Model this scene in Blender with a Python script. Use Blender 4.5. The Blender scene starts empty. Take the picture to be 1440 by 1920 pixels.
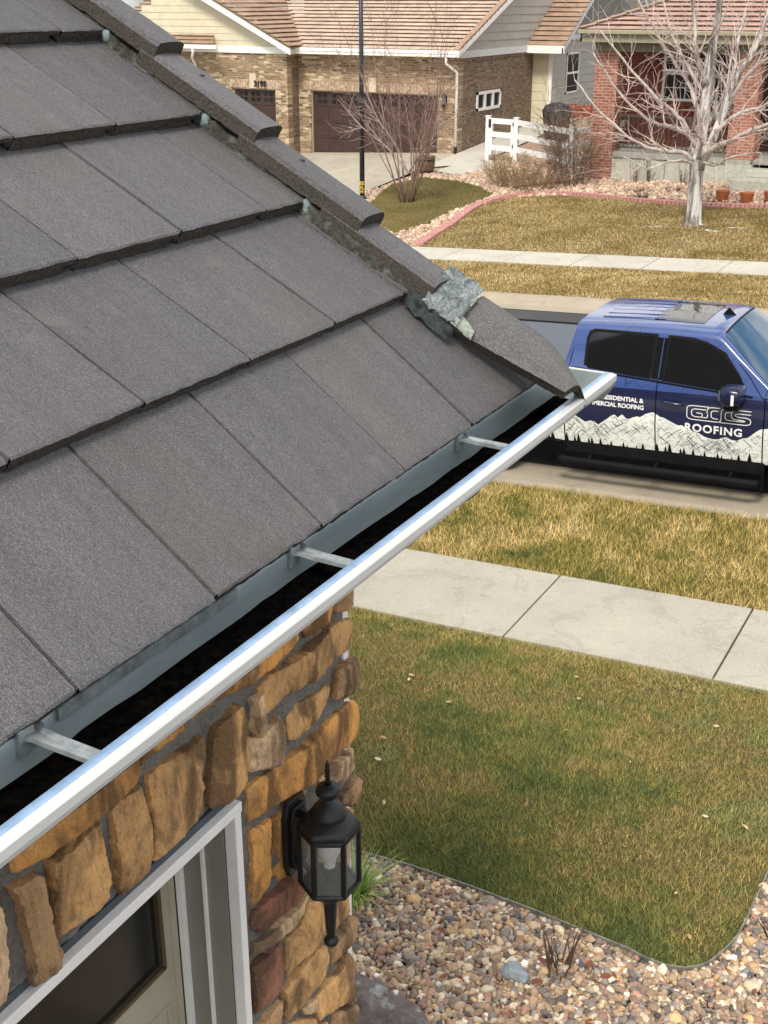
import bpy, bmesh, math, random
import numpy as np
from mathutils import Vector, Matrix, noise
from mathutils.geometry import delaunay_2d_cdt
S = bpy.context.scene
COL = S.collection
R = math.radians

# ---------------------------------------------------------------- camera
PITCH, YAW, FPX = R(23.0283), R(28.7033), 2275.104
fw = Vector((-math.sin(YAW)*math.cos(PITCH), math.cos(YAW)*math.cos(PITCH), -math.sin(PITCH)))
rt = Vector((math.cos(YAW), math.sin(YAW), 0)); up = rt.cross(fw)
cd = bpy.data.cameras.new('camera'); cam = bpy.data.objects.new('camera', cd); COL.objects.link(cam)
cd.sensor_fit = 'VERTICAL'; cd.sensor_height = 24; cd.lens = 24*FPX/1920
cd.clip_start = .05; cd.clip_end = 2000
m = Matrix((( rt.x, up.x, -fw.x, 0), (rt.y, up.y, -fw.y, 0), (rt.z, up.z, -fw.z, 0), (0, 0, 0, 1)))
cam.matrix_world = m
S.camera = cam

# ---------------------------------------------------------------- light
SUN_EL, SUN_DIR = 50, Vector((.22, -.97, 0)).normalized()     # sun stands behind the camera, to its left
sd = Vector((SUN_DIR.x*math.cos(R(SUN_EL)), SUN_DIR.y*math.cos(R(SUN_EL)), math.sin(R(SUN_EL))))
w = bpy.data.worlds.new('World'); S.world = w; w.use_nodes = True
nt = w.node_tree; nt.nodes.clear()
wo = nt.nodes.new('ShaderNodeOutputWorld'); bg = nt.nodes.new('ShaderNodeBackground')
sky = nt.nodes.new('ShaderNodeTexSky'); sky.sky_type = 'NISHITA'; sky.sun_disc = False
sky.sun_elevation = R(SUN_EL); sky.sun_rotation = math.atan2(sd.x, sd.y)
sky.air_density = 1.0; sky.dust_density = 1.5; sky.ozone_density = 1.0
tc = nt.nodes.new('ShaderNodeTexCoord'); nz = nt.nodes.new('ShaderNodeTexNoise')
mp = nt.nodes.new('ShaderNodeMapping'); mp.inputs['Scale'].default_value = (1.6, 1.6, 4.5)
nz.inputs['Scale'].default_value = 2.2; nz.inputs['Detail'].default_value = 5
cr = nt.nodes.new('ShaderNodeValToRGB'); cr.color_ramp.elements[0].position = .40; cr.color_ramp.elements[1].position = .55
mx = nt.nodes.new('ShaderNodeMixRGB'); mx.inputs[2].default_value = (9.2, 8.9, 8.5, 1)
nt.links.new(tc.outputs['Generated'], mp.inputs['Vector']); nt.links.new(mp.outputs[0], nz.inputs['Vector'])
nt.links.new(nz.outputs['Fac'], cr.inputs[0]); nt.links.new(cr.outputs[0], mx.inputs[0])
nt.links.new(sky.outputs[0], mx.inputs[1]); nt.links.new(mx.outputs[0], bg.inputs[0]); nt.links.new(bg.outputs[0], wo.inputs[0])
bg.inputs[1].default_value = .125
sl = bpy.data.lights.new('sun', 'SUN'); sl.energy = 2.5; sl.angle = R(16); sl.color = (1, .93, .82)
so = bpy.data.objects.new('sun', sl); COL.objects.link(so)
so.rotation_euler = sd.to_track_quat('Z', 'Y').to_euler()
S.view_settings.view_transform = 'Standard'; S.view_settings.look = 'None'
S.view_settings.exposure = .42; S.view_settings.gamma = 1
S.cycles.max_bounces = 6; S.cycles.transparent_max_bounces = 12

# ---------------------------------------------------------------- helpers
def tag(o, label=None, cat=None, group=None, kind=None, category=None):
    cat = cat or category
    if label: o['label'] = label
    if cat: o['category'] = cat
    if group: o['group'] = group
    if kind: o['kind'] = kind
    return o
def empty(name, loc=(0, 0, 0), label=None, cat=None, group=None, rot=(0, 0, 0)):
    o = bpy.data.objects.new(name, None); COL.objects.link(o); o.location = loc; o.rotation_euler = rot
    return tag(o, label, cat, group)
class MB:
    def __init__(s): s.v = []; s.f = []; s.c = []; s.m = None
    def add(s, vs, fs, col=None):
        n = len(s.v); s.v += [tuple(v) for v in vs]; s.f += [tuple(i+n for i in f) for f in fs]
        if col is not None: s.c += [col]*len(vs)
        return s
    def box(s, a, b):
        x0, y0, z0 = [min(p, q) for p, q in zip(a, b)]; x1, y1, z1 = [max(p, q) for p, q in zip(a, b)]
        return s.add([(x0,y0,z0),(x1,y0,z0),(x1,y1,z0),(x0,y1,z0),(x0,y0,z1),(x1,y0,z1),(x1,y1,z1),(x0,y1,z1)],
              [(0,3,2,1),(4,5,6,7),(0,1,5,4),(1,2,6,5),(2,3,7,6),(3,0,4,7)])
    def prism(s, poly, d):           # polygon (3D points) pushed along vector d
        n = len(poly); P = [Vector(p) for p in poly]; d = Vector(d)
        return s.add(P+[p+d for p in P], [tuple(range(n))[::-1], tuple(range(n, 2*n))]+[(i, (i+1) % n, (i+1) % n+n, i+n) for i in range(n)])
    def tube(s, pts, rad, n=8, cap=True, col=None):
        pts = [Vector(p) for p in pts]
        if not hasattr(rad, '__len__'): rad = [rad]*len(pts)
        vs = []; fs = []; t0 = (pts[1]-pts[0]).normalized()
        a = t0.orthogonal().normalized()
        for i, p in enumerate(pts):
            t = (pts[min(i+1, len(pts)-1)]-pts[max(i-1, 0)]).normalized()
            a = (a-t*a.dot(t)).normalized(); b = t.cross(a)
            for k in range(n):
                an = 2*math.pi*k/n; vs.append(p+(a*math.cos(an)+b*math.sin(an))*rad[i])
        for i in range(len(pts)-1):
            for k in range(n):
                fs.append((i*n+k, i*n+(k+1) % n, (i+1)*n+(k+1) % n, (i+1)*n+k))
        if cap: fs += [tuple(range(n))[::-1], tuple(range((len(pts)-1)*n, len(pts)*n))]
        return s.add(vs, fs, col)
    def grid(s, rows, close=False):   # rows of points
        h = len(rows); wd = len(rows[0]); vs = [p for r in rows for p in r]; fs = []
        for i in range(h-1):
            for j in range(wd-(0 if close else 1)):
                fs.append((i*wd+j, i*wd+(j+1) % wd, (i+1)*wd+(j+1) % wd, (i+1)*wd+j))
        return s.add(vs, fs)
    def lathe(s, prof, c=(0, 0, 0), n=20, ph=0):   # prof: (r, z)
        c = Vector(c)
        rows = [[c+Vector((r*math.cos(ph+2*math.pi*k/n), r*math.sin(ph+2*math.pi*k/n), z)) for k in range(n)] for r, z in prof]
        return s.grid(rows, True)
    def build(s, name, mat, parent=None, smooth=False, bevel=0, **kw):
        me = bpy.data.meshes.new(name); me.from_pydata(s.v, [], s.f)
        if s.c:
            s.c += [(1,1,1,1)]*(len(s.v)-len(s.c))
            at = me.attributes.new('col', 'FLOAT_COLOR', 'POINT'); at.data.foreach_set('color', np.array(s.c, dtype=np.float32).ravel())
        me.materials.append(mat)
        if s.m: me.materials.append(s.m[0]); mi = np.zeros(len(s.f), dtype=np.int32); mi[s.m[1]:] = 1; me.polygons.foreach_set('material_index', mi)
        if smooth is True: me.polygons.foreach_set('use_smooth', [True]*len(me.polygons))
        me.update(); me.validate()
        if smooth == 'auto': me.polygons.foreach_set('use_smooth', [True]*len(me.polygons)); me.set_sharp_from_angle(angle=R(38))
        o = bpy.data.objects.new(name, me); COL.objects.link(o)
        if parent: o.parent = parent
        if bevel:
            b = o.modifiers.new('bevel', 'BEVEL'); b.width = bevel; b.segments = 2; b.limit_method = 'ANGLE'
        return tag(o, **kw)
def fix(o):
    bm = bmesh.new(); bm.from_mesh(o.data); bmesh.ops.recalc_face_normals(bm, faces=bm.faces); bm.to_mesh(o.data); bm.free(); return o
def np_mesh(name, V, F, mat, cols=None, smooth=False, parent=None, **kw):
    me = bpy.data.meshes.new(name); k = F.shape[1]
    me.vertices.add(len(V)); me.vertices.foreach_set('co', V.astype(np.float32).ravel())
    me.loops.add(F.size); me.loops.foreach_set('vertex_index', F.astype(np.int32).ravel())
    me.polygons.add(len(F)); me.polygons.foreach_set('loop_start', np.arange(0, F.size, k, dtype=np.int32)); me.polygons.foreach_set('loop_total', np.full(len(F), k, dtype=np.int32))
    if smooth: me.polygons.foreach_set('use_smooth', [True]*len(F))
    me.update(calc_edges=True)
    if cols is not None:
        at = me.attributes.new('col', 'FLOAT_COLOR', 'POINT'); at.data.foreach_set('color', cols.astype(np.float32).ravel())
    me.materials.append(mat); o = bpy.data.objects.new(name, me); COL.objects.link(o)
    if parent: o.parent = parent
    return tag(o, **kw)

# ---- materials
class NM:
    def __init__(s, name, rough=.8, metal=0, spec=.5, coat=0, color=(.5, .5, .5)):
        s.m = bpy.data.materials.new(name); s.m.use_nodes = True; s.t = s.m.node_tree; s.b = s.t.nodes['Principled BSDF']
        s.b.inputs['Roughness'].default_value = rough; s.b.inputs['Metallic'].default_value = metal
        s.b.inputs['Specular IOR Level'].default_value = spec; s.b.inputs['Coat Weight'].default_value = coat; s.b.inputs['Coat Roughness'].default_value = .04
        s.b.inputs['Base Color'].default_value = (*color, 1)
        s.g = s.n('ShaderNodeTexCoord'); s.co = s.g.outputs['Object']
    def n(s, t, **k):
        x = s.t.nodes.new(t)
        for a, b in k.items(): setattr(x, a, b)
        return x
    def l(s, a, b): s.t.links.new(a, b); return s
    def map(s, scale=(1, 1, 1), rot=(0, 0, 0), loc=(0, 0, 0), src=None):
        x = s.n('ShaderNodeMapping'); x.inputs['Scale'].default_value = scale; x.inputs['Rotation'].default_value = rot; x.inputs['Location'].default_value = loc
        s.l(src or s.co, x.inputs['Vector']); return x.outputs[0]
    def noise(s, scale, detail=3, rough=.55, vec=None, dist=0):
        x = s.n('ShaderNodeTexNoise'); x.inputs['Scale'].default_value = scale; x.inputs['Detail'].default_value = detail; x.inputs['Roughness'].default_value = rough; x.inputs['Distortion'].default_value = dist
        s.l(vec or s.co, x.inputs['Vector']); return x.outputs['Fac']
    def ramp(s, fac, stops):
        x = s.n('ShaderNodeValToRGB'); e = x.color_ramp.elements
        while len(e) < len(stops): e.new(.5)
        for i, (p, c) in enumerate(stops):
            e[i].position = p; e[i].color = (*c, 1) if hasattr(c, '__len__') else (c, c, c, 1)
        s.l(fac, x.inputs[0]); return x.outputs[0]
    def mix(s, fac, a, b, mode='MIX'):
        x = s.n('ShaderNodeMixRGB', blend_type=mode)
        for i, v in ((0, fac), (1, a), (2, b)):
            if isinstance(v, (int, float)): x.inputs[i].default_value = v
            elif isinstance(v, tuple): x.inputs[i].default_value = (*v, 1)
            else: s.l(v, x.inputs[i])
        return x.outputs[0]
    def math(s, op, a, b=0.):
        x = s.n('ShaderNodeMath', operation=op)
        for i, v in ((0, a), (1, b)):
            if isinstance(v, (int, float)): x.inputs[i].default_value = v
            else: s.l(v, x.inputs[i])
        return x.outputs[0]
    def attr(s, name='col'):
        x = s.n('ShaderNodeAttribute'); x.attribute_name = name; return x.outputs['Color']
    def color(s, c): s.l(c, s.b.inputs['Base Color']); return s
    def bump(s, h, strength=.5, dist=.01, prev=None):
        x = s.n('ShaderNodeBump'); x.inputs['Strength'].default_value = strength; x.inputs['Distance'].default_value = dist
        s.l(h, x.inputs['Height'])
        if prev: s.l(prev, x.inputs['Normal'])
        s.l(x.outputs[0], s.b.inputs['Normal']); return x.outputs[0]
def plain(name, color, rough=.6, metal=0, var=.12, scale=8, bump=.0, coat=0, spec=.5, bscale=None):
    a = NM(name, rough, metal, spec, coat)
    c2 = tuple(max(0, v*(1-var)) for v in color); c3 = tuple(min(1, v*(1+var)) for v in color)
    a.color(a.ramp(a.noise(scale, 5), [(.3, c2), (.7, c3)]))
    if bump: a.bump(a.noise(bscale or scale*6, 5), bump, .01)
    return a.m
def concrete(name, base, fine=60, cracks=True):
    a = NM(name, .9, spec=.25)
    c = a.ramp(a.noise(1.3, 6, .6), [(.3, tuple(v*.8 for v in base)), (.72, tuple(v*1.12 for v in base))])
    c = a.mix(.35, c, a.ramp(a.noise(fine, 4, .7), [(.35, tuple(v*.6 for v in base)), (.65, tuple(v*1.25 for v in base))]))
    c = a.mix(a.ramp(a.noise(5, 5), [(.62, 0.), (.75, .4)]), c, tuple(v*.62 for v in base))
    c = a.mix(a.ramp(a.noise(2.2, 6, .7, a.map((1, 1, 1), loc=(7, 3, 1)), 1.2), [(.55, 0.), (.60, .30), (.66, .05)]), c, tuple(v*.5 for v in base)); c = a.mix(a.ramp(a.noise(38, 2, .5, a.map((1, 1, 1), loc=(1, 9, 1))), [(.72, 0.), (.76, .55)]), c, tuple(v*.35 for v in base))
    a.color(c); a.bump(a.noise(fine*2, 4), .25, .004); return a.m

M = {}
# grey concrete roof tile with a fine grit
a = NM('tile_face', .62, spec=.5)
fine = a.noise(420, 3, .7); mid = a.noise(90, 4, .65, a.map((1, 3, 1))); big = a.noise(3.2, 4)
c = a.ramp(fine, [(.39, (.024, .0235, .025)), (.5, (.095, .094, .099)), (.61, (.31, .31, .325))])
c = a.mix(.55, c, a.ramp(mid, [(.35, (.066, .064, .068)), (.65, (.156, .154, .162))]))
c = a.mix(a.ramp(big, [(.4, 0.), (.7, .30)]), c, (.125, .115, .105))
c = a.mix(a.ramp(a.noise(260, 1, .5, a.map((1, 1, 1), loc=(3, 1, 7))), [(.74, 0.), (.80, .8)]), c, (.40, .38, .35))
c = a.mix(.28, c, a.mix(1, c, a.ramp(a.noise(1, 4, .6, a.map((3, 26, 3))), [(.3, .62), (.7, 1.35)]), 'MULTIPLY'))
c = a.mix(a.ramp(a.noise(1.1, 5, .65, a.map((9, 9, 9), loc=(2, 2, 2))), [(.60, 0.), (.70, .35)]), c, (.20, .195, .18)); c = a.mix(1, c, a.attr(), 'MULTIPLY')
a.color(c); a.bump(fine, .9, .003, a.bump(mid, .5, .004)); M['tile'] = a.m
a = NM('tile_cut', .95, spec=.2)
n1 = a.noise(150, 5, .7); c = a.ramp(n1, [(.35, (.036, .033, .028)), (.68, (.125, .112, .095))]); c = a.mix(a.ramp(a.noise(14, 3), [(.45, 0.), (.65, .6)]), c, (.10, .075, .068))
a.color(c); a.bump(n1, .9, .005); M['tile_cut'] = a.m
a = NM('mortar_rake', .95, spec=.2); n1 = a.noise(70, 6, .7)
a.color(a.mix(a.ramp(a.noise(22, 4), [(.52, 0.), (.66, .8)]), a.ramp(n1, [(.3, (.018, .019, .016)), (.7, (.11, .11, .095))]), (.20, .21, .17))); a.bump(n1, 1, .012); M['mortar_rake'] = a.m
a = NM('foil_patch', .45, metal=.2, spec=.6); n1 = a.noise(28, 6, .65, a.map((1, 1, 1)), 2.2)
a.color(a.ramp(n1, [(.36, (.09, .11, .115)), (.5, (.21, .245, .25)), (.64, (.42, .47, .475))])); a.bump(n1, 1, .012); M['foil'] = a.m
M['caulk'] = plain('caulk', (.42, .46, .40), .6, var=.35, scale=60, bump=.8)
M['caulk_blue'] = plain('caulk_blue', (.20, .27, .28), .35, var=.35, scale=50, bump=.6)
a = NM('gutter_inner', .42, metal=.1, spec=.6); c = a.ramp(a.noise(9, 5, .6, a.map((1, .25, 1))), [(.3, (.24, .30, .31)), (.7, (.42, .50, .51))])
a.color(a.mix(a.ramp(a.noise(45, 4), [(.55, 0.), (.75, .5)]), c, (.42, .46, .44))); a.bump(a.noise(30, 3, .5, a.map((1, .2, 1))), .15, .004); M['gut_in'] = a.m
a = NM('gutter_white', .5, spec=.4); c = a.ramp(a.noise(6, 5, .6, a.map((1, .3, 1))), [(.3, (.54, .56, .55)), (.7, (.66, .67, .66))])
a.color(a.mix(a.ramp(a.noise(90, 3), [(.70, 0.), (.78, .45)]), c, (.30, .30, .28))); M['gut_out'] = a.m
M['lip'] = plain('gutter_lip_sky_reflection', (.30, .45, .66), .3, var=.2, scale=30)  # sky reflection painted into the lip as blue
M['galv'] = plain('galvanised', (.36, .40, .41), .48, metal=.55, var=.35, scale=40, bump=.1)
a = NM('gutter_floor_black', 1, spec=.0); n1 = a.noise(55, 6, .7); c = a.ramp(n1, [(.4, (.001, .001, .001)), (.75, (.006, .005, .004))])
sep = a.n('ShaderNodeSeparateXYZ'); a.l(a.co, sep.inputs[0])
c = a.mix(a.ramp(a.math('ADD', sep.outputs[1], a.math('MULTIPLY', a.noise(12, 4), .5)), [(0, 0.), (1, 1.)]) if 0 else a.ramp(a.noise(3, 3), [(.6, 0.), (.7, .2)]), c, (.02, .017, .014)); a.color(c); a.bump(n1, .7, .008); M['gut_floor'] = a.m
# stone cladding; col = base tone per stone
a = NM('stone', .85, spec=.3)
f1 = a.noise(55, 8, .68, a.map((1, 1.7, .7)), .5); f2 = a.noise(9, 4, .55, a.map((1, 1, .45)), .9); f3 = a.noise(240, 3, .6)
c = a.mix(1, a.attr(), a.ramp(f2, [(.40, (.26, .23, .22)), (.47, (.62, .58, .55)), (.52, (1.08, 1.02, .95)), (.60, (1.42, 1.32, 1.2))]), 'MULTIPLY')
c = a.mix(a.ramp(f1, [(.50, 0.), (.70, .6)]), c, (.18, .10, .045))
c = a.mix(a.ramp(a.noise(17, 5, .6, a.map((1, 1, 1), loc=(5, 5, 5))), [(.60, 0.), (.72, .6)]), c, (.50, .36, .22))
c = a.mix(.3, c, a.ramp(f3, [(.35, (.10, .06, .03)), (.65, (.50, .36, .21))]))
a.color(c); a.bump(f3, .9, .003, a.bump(f1, .9, .009)); M['stone'] = a.m
a = NM('mortar', .95, spec=.2); n1 = a.noise(120, 5, .7); a.color(a.mix(.5, a.ramp(n1, [(.3, (.12, .113, .10)), (.7, (.44, .42, .385))]), a.ramp(a.noise(9, 3), [(.3, (.17, .165, .155)), (.7, (.33, .32, .30))]))); a.bump(n1, 1, .014); M['mortar'] = a.m
M['white'] = plain('white_paint', (.90, .90, .88), .45, var=.05, scale=10, bump=.05)
M['taupe'] = plain('taupe_paint', (.255, .245, .205), .55, var=.06, scale=12)
M['beige'] = plain('beige_door_paint', (.40, .365, .27), .5, var=.06, scale=9, bump=.04)
M['darkglass'] = plain('dark_screen_glass', (.012, .013, .011), .16, var=.3, scale=30, spec=.35)
M['blackmetal'] = plain('black_cast_metal', (.008, .009, .011), .45, var=.4, scale=40, bump=.12, bscale=160)
a = NM('lantern_glass', .15, spec=.5, color=(.5, .52, .46)); a.b.inputs['Alpha'].default_value = .24; a.b.inputs['Transmission Weight'].default_value = 0; a.bump(a.noise(220, 2), .5, .003); M['lglass'] = a.m
M['bulb'] = plain('frosted_bulb', (.72, .72, .70), .35, var=.04)
# ground
def grassmat(name, stops, scale, blades=False):
    a = NM(name, .9, spec=.15)
    g = a.n('ShaderNodeNewGeometry'); pos = g.outputs['Position']
    n1 = a.noise(scale, 5, .58, pos, .5); n2 = a.noise(scale*7, 4, .6, pos)
    c = a.ramp(a.mix(.28, n1, n2), stops)
    if blades:
        at = a.attr(); c = a.mix(1, c, at, 'MULTIPLY'); a.b.inputs['Roughness'].default_value = .7
        a.b.inputs['Subsurface Weight'].default_value = 0
    else: c = a.mix(.75, c, tuple(v*.25 for v in stops[1][1]), 'MIX'); a.bump(a.noise(90, 4, .7, pos), 1, .02)
    a.color(c); return a.m
NEAR = [(.37, (.13, .17, .05)), (.45, (.235, .235, .07)), (.51, (.33, .265, .10)), (.57, (.25, .25, .085)), (.66, (.36, .33, .14))]
VERGE = [(.36, (.13, .16, .04)), (.44, (.29, .26, .07)), (.53, (.44, .35, .12)), (.64, (.60, .48, .22))]
FAR = [(.34, (.20, .155, .05)), (.44, (.36, .275, .11)), (.54, (.47, .37, .17)), (.64, (.56, .47, .25))]
for k, st, sc in (('near', NEAR, .7), ('verge', VERGE, 2.2), ('far', FAR, .8)):
    M['soil_'+k] = grassmat('turf_'+k, st, sc); M['blade_'+k] = grassmat('grass_'+k, st, sc, True)
M['isle'] = grassmat('grass_island', [(.36, (.05, .075, .012)), (.5, (.14, .15, .03)), (.62, (.33, .23, .06))], .45, True)
M['walk'] = concrete('sidewalk_concrete', (.44, .415, .345)); M['walkf'] = concrete('far_concrete', (.54, .51, .44), 20)
M['pan'] = concrete('gutter_pan_concrete', (.40, .345, .265)); M['drive'] = concrete('driveway_concrete', (.44, .40, .32), 14)
a = NM('asphalt', .9, spec=.3); n1 = a.noise(130, 4, .7); a.color(a.mix(.5, a.ramp(n1, [(.35, (.035, .036, .038)), (.7, (.10, .10, .10))]), a.ramp(a.noise(.7, 4), [(.3, (.05, .05, .052)), (.7, (.085, .084, .083))]))); a.bump(n1, .5, .005); M['asphalt'] = a.m
a = NM('pebble', .7, spec=.35); n1 = a.noise(90, 4, .65); a.color(a.mix(1, a.attr(), a.ramp(n1, [(.3, (.72, .70, .68)), (.7, (1.2, 1.18, 1.15))]), 'MULTIPLY')); M['pebble'] = a.m
M['soil'] = plain('bed_soil', (.055, .040, .028), .95, var=.5, scale=25, bump=1, bscale=60)
M['rockbed'] = plain('rock_bed', (.33, .24, .17), .95, var=.55, scale=14, bump=1, bscale=30)
a = NM('boulder', .85, spec=.3); n1 = a.noise(14, 6, .7); a.color(a.mix(a.ramp(a.noise(9, 5), [(.56, 0.), (.66, .8)]), a.ramp(n1, [(.3, (.07, .055, .052)), (.6, (.20, .165, .155)), (.75, (.33, .30, .29))]), (.42, .45, .44))); a.bump(n1, .9, .02); M['boulder'] = a.m
M['steel'] = plain('edging_metal', (.24, .235, .20), .5, metal=.4, var=.4, scale=20, bump=.2)
M['attr'] = (lambda a: (a.color(a.attr()), a.m)[1])(NM('tinted_leaf', .7, spec=.25))
# far houses
def brick(name, cols, mort, axis, bw=.22, rh=.078):
    a = NM(name, .9, spec=.2)
    sp = a.n('ShaderNodeSeparateXYZ'); a.l(a.co, sp.inputs[0]); cb = a.n('ShaderNodeCombineXYZ')
    a.l(sp.outputs[0 if axis == 'x' else 1], cb.inputs[0]); a.l(sp.outputs[2], cb.inputs[1])
    def bt(c1, c2, bias, off):
        b = a.n('ShaderNodeTexBrick'); b.inputs['Scale'].default_value = 1; b.inputs['Brick Width'].default_value = bw; b.inputs['Row Height'].default_value = rh
        b.inputs['Mortar Size'].default_value = .008; b.inputs['Bias'].default_value = bias; b.inputs['Color1'].default_value = (*c1, 1); b.inputs['Color2'].default_value = (*c2, 1); b.inputs['Mortar'].default_value = (*mort, 1)
        a.l(a.map((1, 1, 1), loc=(off*bw*7, off*rh*10, 0), src=cb.outputs[0]), b.inputs['Vector']); return b
    b1 = bt(cols[0], cols[1], -.1, 0); b2 = bt(cols[2], cols[3], .1, 1)
    v = a.n('ShaderNodeTexVoronoi'); v.inputs['Scale'].default_value = 1
    a.l(a.map((1/bw/1.6, 1/rh/1.1, 1), src=cb.outputs[0]), v.inputs['Vector'])
    f = a.n('ShaderNodeSeparateColor'); a.l(v.outputs['Color'], f.inputs[0])
    c = a.mix(a.ramp(f.outputs[0], [(.50, 0.), (.54, 1.)]), b1.outputs['Color'], b2.outputs['Color'])
    c = a.mix(.25, c, a.ramp(a.noise(1.2, 4), [(.3, tuple(x*.6 for x in cols[0])), (.7, tuple(x*1.2 for x in cols[1]))]))
    a.color(c); a.bump(b1.outputs['Fac'], -.4, .01); return a.m
TAN = [(.19, .125, .075), (.36, .25, .155), (.82, .68, .45), (.10, .065, .04)]
M['tan_x'] = brick('tan_brick_front', TAN, (.36, .30, .22), 'x'); M['tan_y'] = brick('tan_brick_shaded_side', [(.13, .09, .06), (.24, .175, .12), (.38, .29, .20), (.07, .05, .035)], (.26, .215, .16), 'y')  # side brick has the shade of its walls put into darker colours
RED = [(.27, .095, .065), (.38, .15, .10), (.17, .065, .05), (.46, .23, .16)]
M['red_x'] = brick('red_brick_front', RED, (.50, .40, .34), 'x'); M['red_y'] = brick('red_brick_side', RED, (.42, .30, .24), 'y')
M['red_dark'] = brick('red_brick_porch', [(.20, .045, .03), (.26, .07, .045), (.13, .035, .025), (.30, .10, .07)], (.22, .15, .12), 'x')
M['roof_pink'] = plain('pink_tan_tile', (.50, .38, .29), .8, var=.22, scale=2.6, bump=.4, bscale=20)
M['roof_brown'] = plain('brown_tile', (.34, .225, .155), .8, var=.25, scale=3, bump=.4, bscale=20)
M['roof_red'] = plain('red_clay_tile', (.42, .27, .22), .8, var=.25, scale=3, bump=.4, bscale=20)
M['siding_cream'] = plain('cream_siding', (.62, .58, .42), .7, var=.08, scale=3)
M['siding_cream_shaded'] = plain('cream_siding_shaded', (.40, .385, .34), .7, var=.08, scale=3)  # cream siding with the shade of the side walls put into its colour
M['trimwhite'] = plain('trim_white', (.88, .87, .83), .5, var=.04)
M['garage'] = plain('brown_garage_door', (.050, .026, .020), .5, var=.18, scale=2.5)
M['black'] = plain('black', (.012, .012, .012), .5, var=.3)
M['blackglass'] = plain('window_pane', (.02, .022, .024), .08, var=.4, scale=3)
M['olive'] = plain('olive_fascia', (.27, .25, .17), .5, var=.1)
M['foundation'] = concrete('foundation_concrete', (.47, .47, .40), 12)
M['vinyl'] = plain('white_vinyl', (.82, .82, .80), .35, var=.04)
M['terracotta'] = plain('terracotta', (.42, .13, .05), .7, var=.2, scale=12)
M['pinkbrick'] = plain('pink_edging_brick', (.52, .26, .23), .85, var=.25, scale=12, bump=.4)
M['wood'] = plain('weathered_wood', (.16, .09, .055), .85, var=.4, scale=14, bump=.5)
M['pole'] = plain('navy_black_pole', (.018, .024, .035), .38, var=.25, scale=6)
M['yellow'] = plain('yellow_marking', (.62, .42, .05), .6)
a = NM('pale_bark', .9, spec=.2); n1 = a.noise(8, 6, .65, a.map((1, 1, .16)), .5)
c = a.ramp(n1, [(.36, (.10, .085, .075)), (.48, (.30, .27, .245)), (.56, (.62, .60, .57)), (.7, (.75, .73, .71))]); a.color(c); a.bump(n1, .9, .03); M['bark'] = a.m
M['twig_pale'] = plain('pale_twig', (.56, .45, .41), .8, var=.3, scale=5)
M['twig_brown'] = plain('brown_twig', (.24, .15, .12), .85, var=.35, scale=6)
M['twig_tan'] = plain('tan_stalk', (.36, .26, .15), .9, var=.4, scale=5)
M['twig_dark'] = plain('dark_stalk', (.10, .060, .045), .9, var=.4, scale=20)
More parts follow.
